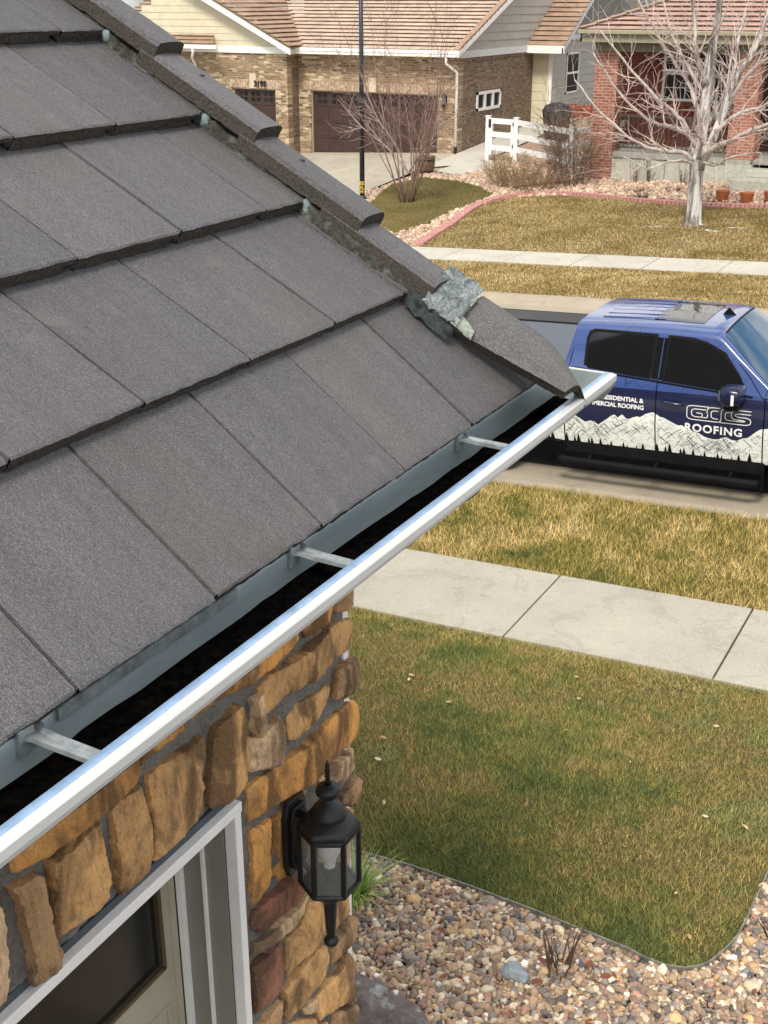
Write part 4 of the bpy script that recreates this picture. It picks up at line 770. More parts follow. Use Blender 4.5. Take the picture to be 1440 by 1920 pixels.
b.grid([hx(.072, -.096), hx(.073, -.104), hx(.055, -.112), hx(.034, -.118), hx(.001, -.118)], True); b.grid([hx(.070, -.097), hx(.001, -.097)], True)
lp(b, 'lantern_cage', M['blackmetal'], smooth='auto')
for k in range(6):
    q0 = hx(.067, .056); q1 = hx(.067, -.096); b = MB().add([q0[k], q0[(k+1) % 6], q1[(k+1) % 6], q1[k]], [(0, 1, 2, 3)]); lp(b, 'glass_pane', M['lglass'])
lp(MB().lathe([(.030, -.112), (.034, -.122), (.034, -.132), (.028, -.144), (.018, -.152), (.0155, -.158), (.0165, -.170), (.0150, -.200), (.0122, -.245), (.0105, -.262), (.0105, -.268), (.017, -.273), (.019, -.280), (.016, -.288), (.008, -.294), (.0035, -.300), (.001, -.306)], n=24), 'lantern_tail', M['blackmetal'], smooth=True)
lp(MB().lathe([(.001, .044), (.016, .038), (.026, .024), (.029, .006), (.026, -.010), (.018, -.026), (.0145, -.040), (.014, -.052)], n=24), 'bulb', M['bulb'], smooth=True)
lp(MB().lathe([(.0165, -.050), (.018, -.052), (.018, -.072), (.012, -.080), (.012, -.097)], n=20), 'bulb_socket', M['blackmetal'], smooth=True)
b = MB(); zc = .0; oc = [(-.038, -.105), (.038, -.105), (.052, -.070), (.052, .070), (.038, .108), (-.038, .108), (-.052, .070), (-.052, -.070)]
dx = XW+.028-lx; b.prism([(dx, y*.86, z+.005) for y, z in oc], (.016, 0, 0)); b.prism([(dx+.016, y*.62, z*.82+.005) for y, z in oc], (.010, 0, 0)); fix(lp(b, 'back_plate', M['blackmetal'], bevel=.003))
lp(MB().tube([(dx+.02, 0, .07), (-.06, 0, .072), (-.03, 0, .076)], .009, 10).tube([(dx+.02, 0, -.06), (-.06, 0, -.085), (-.045, 0, -.10)], .007, 10), 'lantern_arm', M['blackmetal'], smooth=True)
# ================================================================ far houses
def tiled(name, mat, parent, O, U, V, W, rows, exp, butt=.035, extra=None):
    """stepped tile courses. O corner of eave, U unit along eave, V unit up slope, W outward normal; rows: fn(v)->(u0,u1)"""
    b = MB(); O, U, V, W = map(Vector, (O, U, V, W)); r = random.Random(len(name)+int(abs(O.x)*10))
    for i in range(rows):
        v0, v1 = i*exp, (i+1)*exp; a0, a1 = extra(v0); c0, c1 = extra(v1)
        if a1-a0 < .05: break
        n = max(1, int((a1-a0)/.33)); P = []
        for k in range(n+1):
            t = k/n; dz = r.uniform(-.003, .004); P.append((a0+(a1-a0)*t, max(min(c0+(c1-c0)*t, c1), c0), dz))
        lo = [O+U*u+V*v0+W*(butt+dz) for u, _, dz in P]; lob = [O+U*u+V*(v0+.055)+W*(-.01) for u, _, dz in P]; hi = [O+U*u2+V*v1+W*.0 for _, u2, dz in P]
        b.grid([lob, lo, hi])
    return fix(b.build(name, mat, parent))
def local(parent):       # parts are given in world metres; shift them to the thing's own origin
    inv = parent.matrix_basis.inverted() if 0 else Matrix.Translation(-parent.location)
    return inv
def adopt(o, parent, thing_):
    o.parent = parent; o.data.transform(Matrix.Translation(-thing_.location)); return o
def put(b, name, mat, thing_, parent=None, fixn=False, **kw):
    o = b.build(name, mat, None, **kw); adopt(o, parent or thing_, thing_)
    if fixn: fix(o)
    return o
def boards(x0, x1, z0, z1, y, step, proud=.012):   # lap siding facing -Y
    b = MB(); z = z0
    while z < z1: b.prism([(x0, y, z), (x0, y-proud, z), (x0, y, min(z+step, z1))], (x1-x0, 0, 0)); z += step
    return b
# ---- tan brick house
tb = empty('brick_house', (-20, 37.5, -5), 'tan brick house with brown garage doors and pale tiled roof behind the bare shrub', 'house')
GY = 37.5; XG0, XG1 = -23.9, -17.77; EZ = -1.75
GX0, GX1, GZt, GZb = -23.43, -18.51, -2.98, -5.07
b = MB(); b.box((XG0, GY, -6), (GX0, GY+.3, EZ)).box((GX1, GY, -6), (XG1, GY+.3, EZ)).box((GX0+.001, GY, GZt+.002), (GX1-.001, GY+.3, EZ))
put(b, 'wall', M['tan_x'], tb)
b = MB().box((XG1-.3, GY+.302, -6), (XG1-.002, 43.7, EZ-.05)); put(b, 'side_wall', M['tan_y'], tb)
b = MB()      # soldier course over the garage door with keystone
x = GX0-.25
while x < GX1+.25:
    if abs(x-(GX0+GX1)/2) > .2: b.box((x, GY-.012, GZt+.03), (x+.10, GY, GZt+.31))
    x += .112
put(b, 'brick_arch', plain('arch_brick', (.42, .31, .21), .9, var=.5, scale=9), tb)
put(MB().box(((GX0+GX1)/2-.15, GY-.04, GZt+.02), ((GX0+GX1)/2+.15, GY-.001, GZt+.46)), 'keystone', plain('keystone', (.60, .50, .37), .9), tb)
def garage_door(x0, x1, zt, zb, y, nwin):
    g = empty('garage_door', (0, 0, 0)); g.parent = tb
    b = MB(); n = 4; h = (zt-zb)/n
    for i in range(n): b.box((x0+.05, y, zb+i*h+.008), (x1-.05, y+.05, zb+(i+1)*h-.008))
    for i in range(n-1):
        for k in range(nwin):
            a = x0+.12+k*(x1-x0-.24)/nwin; b.box((a+.05, y-.012, zb+i*h+.09), (a+(x1-x0-.24)/nwin-.05, y, zb+(i+1)*h-.09))
    b.box((x0+.05, y+.03, zb), (x1-.05, y+.06, zt)); o = put(b, 'door_panel', M['garage'], tb, g)
    fr = MB().box((x0, y-.06, zb), (x0+.05, y+.05, zt+.03)).box((x1-.05, y-.06, zb), (x1, y+.05, zt+.03)).box((x0+.05, y-.06, zt-.03), (x1-.05, y+.05, zt+.03)); put(fr, 'door_frame', plain('garage_frame', (.33, .26, .19), .6), tb, g)
    wd = .15
    for k in range(nwin):
        cxx = x0+.12+(k+.5)*(x1-x0-.24)/nwin; cz = zt-.26; w_ = MB()
        for i in (-1, 1):
            for j in (-1, 1): w_.box((cxx+i*.11-.075, y-.012, cz+j*.09-.06), (cxx+i*.11+.075, y-.004, cz+j*.09+.06))
        put(w_, 'window', M['blackglass'], tb, g)
    put(MB().box(((x0+x1)/2-1.0, y-.03, zb+.9), ((x0+x1)/2-.86, y, zb+.94)), 'door_handle', M['galv'], tb, g)
garage_door(GX0, GX1, GZt, GZb, GY+.12, 8)
LX0, LX1, LY = -31.0, -23.905, 36.8
HX0, HX1, HZ = -26.2, -24.40, -2.95
b = MB(); b.box((LX0, LY, -6), (HX0, LY+.3, -1.78)).box((HX1, LY, -6), (LX1-.002, LY+.3, -1.78)).box((HX0+.001, LY, HZ), (HX1-.001, LY+.3, -1.78))
put(b, 'wall', M['tan_x'], tb)
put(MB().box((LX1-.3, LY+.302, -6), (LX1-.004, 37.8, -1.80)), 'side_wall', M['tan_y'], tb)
garage_door(HX0, HX1, HZ, -5.1, LY+.12, 3)
b = MB(); x = HX0-.2
while x < HX1+.2:
    if abs(x-(HX0+HX1)/2) > .2: b.box((x, LY-.012, HZ+.03), (x+.10, LY, HZ+.31))
    x += .112
put(b, 'brick_arch', plain('arch_brick', (.42, .31, .21), .9, var=.5, scale=9), tb)
put(MB().box(((HX0+HX1)/2-.14, LY-.03, HZ+.02), ((HX0+HX1)/2+.12, LY-.001, HZ+.50)), 'keystone', plain('keystone', (.60, .50, .37), .9), tb)
def text_mesh(txt, size, mat, name, align='CENTER', extrude=.004, sx=1, bold=0, space=1):
    cu = bpy.data.curves.new(name, 'FONT'); cu.body = txt; cu.size = size; cu.align_x = align; cu.extrude = extrude; cu.offset = bold; cu.space_character = space; cu.resolution_u = 6
    t = bpy.data.objects.new('tmp', cu); COL.objects.link(t); dg = bpy.context.evaluated_depsgraph_get(); dg.update()
    me = bpy.data.meshes.new_from_object(t.evaluated_get(dg)); bpy.data.objects.remove(t); me.transform(Matrix.Diagonal((sx, 1, 1, 1)))
    me.materials.clear(); me.materials.append(mat); o = bpy.data.objects.new(name, me); COL.objects.link(o); return o
o = text_mesh('3195', .26, M['black'], 'house_number', extrude=.01, bold=.008); o.data.transform(Matrix.Translation((-25.0, LY-.05, -2.86))@Matrix.Rotation(R(90), 4, 'X')); adopt(o, tb, tb)
# eaves, frieze, gutter, downspouts
put(MB().box((XG0+.02, GY-.02, EZ-.02), (XG1, GY-.001, EZ+.06)), 'frieze_board', M['trimwhite'], tb)
put(MB().box((-24.0, 37.02, -1.79), (-17.62, 37.14, -1.70)).box((-24.0, 37.00, -1.70), (-17.62, 37.15, -1.585)), 'gutter', M['trimwhite'], tb, bevel=.015)
put(MB().box((-24.0, 37.16, -1.80), (-17.60, 37.5, -1.79)), 'soffit', M['trimwhite'], tb)
def spout(pts, thing_, x, foot=True):
    o = put(MB().tube(pts, .045, 8), 'downspout', M['trimwhite'], thing_, smooth=True)
    if foot: p = Vector(pts[-1]); put(MB().tube([p, p-Vector((0, 0, .38))], .055, 8), 'downspout_boot', M['black'], thing_, o)
spout([(-18.05, 37.08, -1.75), (-18.05, 37.08, -1.98), (-17.82, 37.42, -2.25), (-17.82, 37.42, -4.55)], tb, 0)
# main roof front slope (pitch .40), right rake at X = -17.55
pm = .40; ln = math.hypot(1, pm); V_ = (0, 1/ln, pm/ln); W_ = (0, -pm/ln, 1/ln)
tiled('roof', M['roof_pink'], tb, (-29, 37.05, -1.60), (1, 0, 0), V_, W_, 30, .30, .045, lambda v: (0, 11.38))
for o in [COL.objects[-1] if 0 else bpy.data.objects['roof.001'] if 'roof.001' in bpy.data.objects else None]:
    if o: o.data.transform(Matrix.Translation(-tb.location))
put(MB().prism([(-17.62, 37.02, -1.78), (-17.62, 37.02, -1.60), (-17.62, 46, -1.60+pm*8.98), (-17.62, 46, -1.83+pm*8.98)], (.05, 0, 0)), 'rake_board', M['trimwhite'], tb)
rk = MB(); 
for i in range(28):
    v0 = i*.32; y0 = 37.03+v0/ln; z0 = -1.585+pm*v0/ln; rk.prism([(-17.78, y0, z0+.05), (-17.78, y0+.34, z0+.05+.14), (-17.78, y0+.34, z0+.10), (-17.78, y0, z0-.0)], (.21, 0, 0))
put(rk, 'rake_tiles', M['roof_brown'], tb)
# side gable siding above the brick (faces +X), frieze band
gb = MB(); z = -1.62; st = .26
while z < 1.9:
    y0 = 37.5+max(0, (z+1.62)/pm)+.1; gb.prism([(XG1-.01, y0, z), (XG1+.012, y0, z), (XG1-.01, y0, z+st)], (0, 52-y0, 0)); z += st
put(gb, 'gable_siding', M['siding_cream_shaded'], tb); put(MB().prism([(XG1-.02, 37.5, -1.8), (XG1-.02, 49.9, -1.8), (XG1-.02, 49.9, 2.0), (XG1-.02, 46.8, 2.0)], (-.1, 0, 0)), 'gable_wall', M['siding_cream_shaded'], tb)
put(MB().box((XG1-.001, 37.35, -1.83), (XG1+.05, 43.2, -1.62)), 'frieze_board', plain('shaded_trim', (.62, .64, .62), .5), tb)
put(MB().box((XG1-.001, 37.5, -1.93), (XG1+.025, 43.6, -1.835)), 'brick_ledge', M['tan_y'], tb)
# left gable (faces the street)
gz_ = -1.62; bb = MB(); z = gz_; pk = (-27.9, .48)
while z < pk[1]:
    t = (z-gz_)/(pk[1]-gz_); xl = -32.2+(pk[0]+32.2)*t; xr = -23.75+(pk[0]+23.75)*t; bb.prism([(xl, LY-.02, z), (xl, LY-.034, z), (xl, LY-.02, z+.22)], (xr-xl, 0, 0)); z += .22
put(bb, 'gable_siding', M['siding_cream'], tb); put(MB().prism([(-32.2, LY-.015, -1.8), (-23.7, LY-.015, -1.8), (-23.7, LY-.015, -1.65), (pk[0], LY-.015, pk[1]), (-32.2, LY-.015, -1.65)], (0, .2, 0)), 'gable_wall', M['siding_cream'], tb)
put(MB().box((-31, LY-.06, -1.79), (-23.70, LY-.035, -1.58)), 'frieze_board', M['trimwhite'], tb)
sl = Vector((pk[0]+23.55, 0, pk[1]+1.62)); 
put(MB().prism([(-23.50, LY-.42, -1.80), (-23.50, LY-.42, -1.63), (-23.50+sl.x*1.05, LY-.42, -1.63+sl.z*1.05), (-23.50+sl.x*1.05, LY-.42, -1.83+sl.z*1.05)], (0, .05, 0)), 'rake_board', M['trimwhite'], tb)
Ls = sl.length; Vg = sl.normalized(); Wg = Vector((-Vg.z, 0, Vg.x)); Wg = Wg if Wg.z > 0 else -Wg
o = tiled('gable_roof', M['roof_brown'], None, (-23.50, LY-.45, -1.55), (0, 1, 0), Vg, Wg, 15, .30, .05, lambda v: (0, .95+v*1.15)); adopt(o, tb, tb)
# left hipped bay roof
o = tiled('bay_roof', M['roof_brown'], None, (-32, 36.1, -1.52), (1, 0, 0), V_, W_, 20, .30, .045, lambda v: (0, 5.60-v*.62)); adopt(o, tb, tb)
put(MB().box((-32, 36.0, -1.66), (-26.25, 36.1, -1.53)), 'gutter', M['trimwhite'], tb, bevel=.01)
spout([(-27.25, 36.05, -1.66), (-27.25, 36.05, -1.78), (-27.42, 36.2, -1.95), (-27.6, 36.6, -2.2), (-27.6, 36.75, -4.6)], tb, 0)
# side window (three panes) in the brick side wall
def side_window(y0, y1, z0, z1, x, n, mid, thing_, fw_=.05, tr=.02):
    f = MB(); f.box((x, y0, z0), (x+tr, y0+fw_, z1)).box((x, y1-fw_, z0), (x+tr, y1, z1)).box((x, y0, z1-fw_), (x+tr, y1, z1)).box((x, y0, z0), (x+tr, y1, z0+fw_))
    for k in range(1, n): c = y0+(y1-y0)*k/n; f.box((x, c-fw_*.8, z0+fw_), (x+tr-.002, c+fw_*.8, z1-fw_))
    if mid: c = (z0+z1)/2; f.box((x, y0+fw_, c-fw_*.6), (x+tr-.003, y1-fw_, c+fw_*.6))
    w_ = empty('window', (0, 0, 0)); w_.parent = thing_; put(f, 'window_frame', M['vinyl'], thing_, w_); put(MB().box((x-.01, y0, z0), (x+.004, y1, z1)), 'pane', M['blackglass'], thing_, w_)
side_window(38.84, 40.82, -3.55, -2.94, XG1, 3, False, tb, .09, .05)
b = MB(); y = 39.0
while y < 40.9: b.box((XG1, y, -2.90), (XG1+.012, y+.10, -2.62)); y += .115
put(b, 'brick_arch', plain('arch_brick_shaded', (.22, .16, .11), .9, var=.5, scale=9), tb)  # arch brick darkened, shade of the side wall put into its colour
# second volume further back on the right
CX = -17.02; CY = 43.72
put(boards(-17.77, CX, -5, -1.75, CY, .30), 'siding', M['siding_cream'], tb); put(MB().box((CX-.14, CY-.035, -5), (CX+.012, CY-.013, -1.75)), 'corner_board', M['trimwhite'], tb)
b = MB(); z = -5.2
while z < -1.35: b.prism([(CX, CY, z), (CX+.014, CY, z), (CX, CY, z+.27)], (0, 10.5, 0)); z += .27
put(b, 'siding', M['siding_cream_shaded'], tb); put(MB().prism([(CX-.001, CY, -6), (CX-.001, 54.2, -6), (CX-.001, 54.2, -1.3), (CX-.001, 48.8, 1.0), (CX-.001, CY, -1.3)], (-.2, 0, 0)), 'wall', plain('gable_dark', (.22, .21, .19), .8), tb)
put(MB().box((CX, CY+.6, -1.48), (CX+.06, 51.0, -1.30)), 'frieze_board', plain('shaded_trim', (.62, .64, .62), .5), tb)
side_window(45.1, 46.4, -3.35, -1.92, CX+.012, 1, True, tb, .06, .03); side_window(48.9, 50.2, -3.35, -1.92, CX+.012, 1, True, tb, .06, .03)
put(MB().box((-17.9, 43.0, -1.86), (-16.35, 43.12, -1.60)), 'fascia', M['trimwhite'], tb)
o = tiled('rear_roof', M['roof_brown'], None, (-18.0, 43.05, -1.62), (1, 0, 0), (0, .857, .515), (0, -.515, .857), 24, .30, .045, lambda v: (0, 1.65)); adopt(o, tb, tb)
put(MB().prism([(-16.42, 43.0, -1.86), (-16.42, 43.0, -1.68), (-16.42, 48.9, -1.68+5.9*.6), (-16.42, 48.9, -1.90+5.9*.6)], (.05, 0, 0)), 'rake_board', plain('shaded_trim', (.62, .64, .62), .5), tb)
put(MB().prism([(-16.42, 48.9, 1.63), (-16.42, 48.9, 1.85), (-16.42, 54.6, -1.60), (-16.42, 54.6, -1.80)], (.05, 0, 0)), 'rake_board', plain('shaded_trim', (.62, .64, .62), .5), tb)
put(MB().prism([(-29, 46.1, -1), (-29, 46.1, 2.05), (-29, 54, -1.4), (-29, 54, -5.5), (-29, 46, -5.5)], (11.2, 0, 0)), 'rear_volume', M['roof_brown'], tb, fixn=True)
def small_lantern(x, y, z):
    o = empty('garage_lantern', (x, y, z), 'small black lantern on the tan brick pier right of the wide garage door', 'lantern')
    MB().lathe([(.001, .26), (.02, .24), (.03, .20), (.09, .15), (.10, .13), (.085, .12)], (0, -.13, 0), 8).lathe([(.085, -.12), (.05, -.18), (.02, -.22), (.03, -.26), (.001, -.28)], (0, -.13, 0), 8).build('lantern_cap', M['blackmetal'], o)
    MB().lathe([(.078, .13), (.078, -.12)], (0, -.13, 0), 6).build('glass', plain('lantern_pane', (.16, .17, .18), .1), o)
    MB().box((-.06, -.03, -.12), (.06, 0, .14)).box((-.015, -.12, .13), (.015, 0, .16)).build('back_plate', M['blackmetal'], o)
small_lantern(-18.25, 37.5, -3.12)
# ---- red brick house with porch
rb_ = empty('brick_house', (-9, 34, -4.7), 'red brick house with covered porch on a pale concrete base behind the bare tree', 'house')
PX0 = -11.75; PY = 33.4; PB = 35.6; PZ = -3.95
put(MB().box((-11.12, PY, -6), (-7.98, PY+.2, PZ-.12)).box((-7.98, PY-.05, -6), (-7.3, PY+.2, PZ-.12)), 'foundation', M['foundation'], rb_)
put(MB().box((-11.80, PY+.201, -6), (-7.3, 38, PZ-.121)).box((-11.95, PY+.14, PZ-.12), (-4, PB+.4, PZ)).box((-11.1, PY-.04, PZ-.119), (-7.35, PY+.138, PZ-.001)), 'porch_slab', concrete('porch_slab', (.36, .35, .31), 12), rb_)
put(MB().box((-9.63, PY-.008, -5), (-9.60, PY, PZ-.12)), 'joint', M['mortar'], rb_)
def column(x0, x1, y0, y1, z0, zt, base):
    b = MB(); r_ = (x1-x0)/2; cx_ = (x0+x1)/2; pts = [(x0, y0, z0), (x1, y0, z0), (x1, y0, zt-r_*.45)]+[(cx_+r_*math.cos(R(a)), y0, zt-r_*.45+r_*.45*math.sin(R(a))) for a in (30, 60, 90, 120, 150)]+[(x0, y0, zt-r_*.45)]
    b.prism(pts, (0, y1-y0, 0)); o = put(b, 'column', M['red_x'], rb_, fixn=True)
    if base: put(MB().box((x0-.06, y0-.05, z0), (x1+.06, y1+.05, z0+base)), 'column_base', M['red_x'], rb_, o)
column(-11.78, -11.14, PY+.02, PY+.66, -5.2, -1.12, 0)
column(-7.95, -7.36, PY+.02, PY+.62, PZ, -1.12, .95)
put(MB().box((-11.9, PB, -6), (-7.0, PB+.2, -.9)), 'porch_wall', M['red_dark'], rb_)
put(MB().box((-7.02, PY+.9, -6), (-2, PY+1.1, -.9)).box((-7.02, PY+1.101, -6), (-6.85, PB, -.9)), 'wall', M['red_x'], rb_)
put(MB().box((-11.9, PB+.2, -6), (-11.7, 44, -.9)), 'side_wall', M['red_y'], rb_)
def front_window(x0, x1, z0, z1, y, thing_, nx, nz):
    w_ = empty('window', (0, 0, 0)); w_.parent = thing_; f = MB(); t = .07
    f.box((x0, y-.05, z0), (x0+t, y, z1)).box((x1-t, y-.05, z0), (x1, y, z1)).box((x0+t, y-.05, z1-t), (x1-t, y, z1)).box((x0+t, y-.05, z0), (x1-t, y, z0+t)); c = z0+(z1-z0)*.54; f.box((x0+t, y-.045, c-.05), (x1-t, y, c+.05))
    for k in range(1, nx): x = x0+(x1-x0)*k/nx; f.box((x-.014, y-.03, z0+t), (x+.014, y-.011, z1-t))
    for k in range(1, nz): z = z0+(z1-z0)*k/nz; f.box((x0+t, y-.028, z-.012), (x1-t, y-.012, z+.012))
    put(f, 'window_frame', M['vinyl'], thing_, w_); put(MB().box((x0, y-.01, z0), (x1, y-.002, z1)), 'pane', M['blackglass'], thing_, w_)
front_window(-10.52, -9.52, -2.72, -1.30, PB-.002, rb_, 3, 4); front_window(-9.12, -8.42, -2.74, -1.40, PB-.002, rb_, 2, 4)
b = MB()
for k in range(14): b.box((-10.6+k*.165, PB-.015, -3.02), (-10.6+k*.165+.14, PB, -2.74))
put(b, 'window_sill', M['red_dark'], rb_)
put(MB().box((-8.0+.02, PB-.06, PZ), (-7.15, PB-.002, -1.7)), 'front_door', plain('dark_door', (.09, .045, .03), .4), rb_)
rl = MB().box((-11.12, PY+.26, PZ+.92), (-7.97, PY+.33, PZ+.98)).box((-11.12, PY+.27, PZ+.10), (-7.97, PY+.32, PZ+.14)); x = -11.05
while x < -8: rl.box((x, PY+.285, PZ+.14), (x+.025, PY+.31, PZ+.92)); x += .125
put(rl, 'railing', plain('railing_dark', (.06, .05, .04), .5), rb_)
put(MB().box((-7.55, 32.2, -6), (-5.0, PY-.06, -4.30)).box((-7.30, 32.75, -4.299), (-5.0, PY-.061, -4.12)), 'porch_steps', M['foundation'], rb_, bevel=.02)
EZc = -.86; EX = -12.1; EY = 32.95
put(MB().box((EX, EY+.06, EZc-.26), (-3, EY+.10, EZc)).box((EX+.06, EY+.10, EZc-.26), (-3, PB, EZc-.24)).box((EX, EY+.06, EZc-.26), (EX+.05, 44, EZc)), 'fascia', M['olive'], rb_)
put(MB().box((EX+.3, EY+.45, EZc-.50), (-3, EY+.68, EZc-.262)), 'porch_beam', plain('porch_beam', (.20, .18, .12), .6), rb_)
put(MB().box((EX-.04, EY-.05, EZc-.06), (-3, EY+.058, EZc+.05)), 'gutter', plain('olive_gutter', (.34, .31, .22), .5), rb_, bevel=.02)
o = tiled('roof', M['roof_red'], None, (EX, EY, EZc+.03), (1, 0, 0), V_, W_, 26, .30, .05, lambda v: (v/ln, 9.5)); adopt(o, rb_, rb_)
o = tiled('roof_side', M['roof_red'], None, (EX, EY, EZc+.03), (0, 1, 0), (1/ln, 0, pm/ln), (-pm/ln, 0, 1/ln), 26, .30, .05, lambda v: (v/ln, 11)); adopt(o, rb_, rb_)
hp_ = MB()
for i in range(22):
    t0, t1 = i*.30, i*.30+.36; f_ = lambda t, dz: Vector((EX+t, EY+t, EZc+.06+pm*t+dz)); s2 = Vector((.09, -.09, -.03)); A_, B_ = f_(t0, .075), f_(t1, .04)
    hp_.add([A_-s2*1.0+Vector((0, 0, -.07)), A_, A_+s2, B_-s2+Vector((0, 0, -.07)), B_, B_+s2, A_+Vector((0, 0, -.06))], [(0, 1, 4, 3), (1, 2, 5, 4), (0, 6, 1), (6, 2, 1)])
put(hp_, 'hip_tiles', M['roof_brown'], rb_)
# ---- dark gable of a third house between them
th = empty('grey_house', (-17, 58, -4), 'grey green gabled house with white rake boards glimpsed between the two brick houses', 'house')
put(MB().prism([(-25, 58, -6), (-14.0, 58, -6), (-14.0, 58, .1), (-18.5, 58, 3.5), (-25, 58, 3)], (0, 6, 0)), 'wall', plain('grey_green', (.16, .165, .14), .8), th, fixn=True)
put(MB().prism([(-18.6, 57.9, 3.75), (-18.6, 57.9, 3.5), (-13.4, 57.9, -.45), (-13.4, 57.9, -.15)], (0, .12, 0)), 'rake_board', M['trimwhite'], th)
# ================================================================ fence
fe = empty('ranch_fence', (-13.8, 34.9, -4.8), 'white three rail vinyl fence with gate between the tan and red brick houses', 'fence')
fp = [(-16.18, 36.35), (-15.02, 35.85), (-12.50, 33.95)]
for i, (x, y) in enumerate(fp+[(-11.0, 36.5)]):
    z = gz(x, y); put(MB().box((x-.065, y-.065, z-.2), (x+.065, y+.065, z+1.32)).box((x-.08, y-.08, z+1.32), (x+.08, y+.08, z+1.35)), 'post', M['vinyl'], fe)
def rails(a, c, nm, par, dz=0, ext_=.05):
    a = Vector((*a, gz(*a))); c = Vector((*c, gz(*c))); d = (c-a).normalized(); s2 = Vector((-d.y, d.x, 0)).normalized()*.022
    for z in (.40, .80, 1.20):
        p, q = a+d*ext_+Vector((0, 0, z+dz)), c-d*ext_+Vector((0, 0, z+dz)); put(MB().prism([p-s2-Vector((0, 0, .08)), p+s2-Vector((0, 0, .08)), p+s2+Vector((0, 0, .08)), p-s2+Vector((0, 0, .08))], q-p), nm, M['vinyl'], fe, par, fixn=True)
gate = empty('gate', (0, 0, 0)); gate.parent = fe
g0 = Vector((-16.05, 36.29)); g1 = Vector((-15.16, 35.91)); rails(g0, g1, 'gate_rail', gate, 0, .02)
for p in (g0, g1): z = gz(*p); put(MB().box((p.x-.05, p.y-.05, z+.18), (p.x+.05, p.y+.05, z+1.28)), 'gate_stile', M['vinyl'], fe, gate)
for z in (.5, 1.15): p = Vector((-15.10, 35.88)); put(MB().box((p.x-.03, p.y-.09, gz(*p)+z-.05), (p.x+.09, p.y-.06, gz(*p)+z+.05)), 'hinge', M['black'], fe, gate)
put(MB().box((-16.12, 36.22, gz(-16.1, 36.3)+1.0), (-16.04, 36.26, gz(-16.1, 36.3)+1.25)), 'latch', M['black'], fe, gate)
rails(fp[1], fp[2], 'rail', fe); rails(fp[2], (-11.0, 36.5), 'rail', fe)
# small objects across the street
def bed_obj(o, x, y, dz=0): o.location = (x, y, gz(x, y)+dz); return o
gr = empty('garden_roller', (0, 0, 0), 'black covered grill standing behind the white fence gate', 'grill'); bed_obj(gr, -15.4, 40.2, -.02); gr.name = 'grill'
MB().lathe([(.35, 0), (.42, .3), (.46, .7), (.50, .95), (.40, 1.12), (.15, 1.2), (.001, 1.2)], n=14).build('grill_cover', plain('navy_cover', (.012, .014, .022), .6, bump=.6), gr, smooth=True)
MB().box((-.3, -.25, -.02), (.3, .25, .06)).build('grill_foot', M['black'], gr)
b = MB(); random.seed(4)
for i in range(380):
    p = Vector((random.gauss(0, .42), random.gauss(0, .3), random.uniform(0, .42))); d = Vector((random.gauss(0, 1), random.gauss(0, 1), random.gauss(0, .6))).normalized()*.07; e = d.orthogonal().normalized()*.03; b.add([p-d, p+e, p+d, p-e], [(0, 1, 2, 3)])
o = b.build('red_shrub', plain('rust_leaves', (.40, .09, .04), .8, var=.5, scale=8), label='low rust red shrub below the cream corner of the tan brick house', category='shrub'); bed_obj(o, -15.0, 41.2, .55)
def pot(x, y, s, lab):
    e = empty('terracotta_pot', (x, y, gz(x, y)+.0), lab, 'pot', 'terracotta pots by the porch steps')
    MB().lathe([(.001, .0), (.085, 0), (.10, .02), (.145, .19), (.150, .20), (.135, .20), (.12, .16)], n=18).build('pot_body', M['terracotta'], e, smooth='auto').scale = (s, s, s)
    MB().lathe([(.001, .165), (.13, .16)], n=14).build('pot_soil', M['soil'], e).scale = (s, s, s)
pot(-7.42, 31.05, 1.25, 'leftmost terracotta pot on the rock bed right of the big tree trunk'); pot(-6.78, 30.85, 1.25, 'middle of three terracotta pots, in front of the pale porch steps'); pot(-6.22, 30.98, 1.3, 'rightmost terracotta pot, cut off by the edge of the photo')
bar = empty('wooden_planter', (0, 0, 0), 'half barrel wooden planter in front of the garage pier of the tan brick house', 'planter'); bed_obj(bar, -17.15, 34.0)
b = MB()
for k in range(16):
    a = 2*math.pi*k/16; a2 = a+2*math.pi/16*.93
    b.add([(r_*math.cos(t), r_*math.sin(t), z) for z, r_ in ((0, .20), (.28, .26), (.52, .27)) for t in (a, a2)], [(0, 1, 3, 2), (2, 3, 5, 4)])
b.build('barrel_staves', M['wood'], bar); MB().lathe([(.215, .07), (.222, .07), (.228, .11), (.215, .11)], n=20).lathe([(.262, .40), (.272, .40), (.274, .44), (.262, .44)], n=20).build('barrel_hoop', M['black'], bar); MB().lathe([(.001, .46), (.26, .45)], n=16).build('planter_soil', M['soil'], bar)
# brick edging
b = MB(); pts = [Vector((x, y, 0)) for x, y in BRICKEDGE]+[Vector((-3, 30.3, 0)), Vector((3, 30.2, 0))]; acc_ = 0; step = .115
for i in range(len(pts)-1):
    a, c = pts[i], pts[i+1]; L = (c-a).length; d = (c-a).normalized(); s2 = Vector((-d.y, d.x, 0)); t = acc_
    while t < L:
        p = a+d*t; z = gz(p.x, p.y)+random.uniform(-.006, .01); q = [p+s2*.115, p-s2*.115, p-s2*.115+d*.098, p+s2*.115+d*.098]; b.prism([(v.x, v.y, z-.08) for v in q], (0, 0, .15)); t += step
    acc_ = t-L
fix(b.build('brick_edging', M['pinkbrick'], label='curving edging of pink bricks between the far lawn and the rock bed', category='edging'))
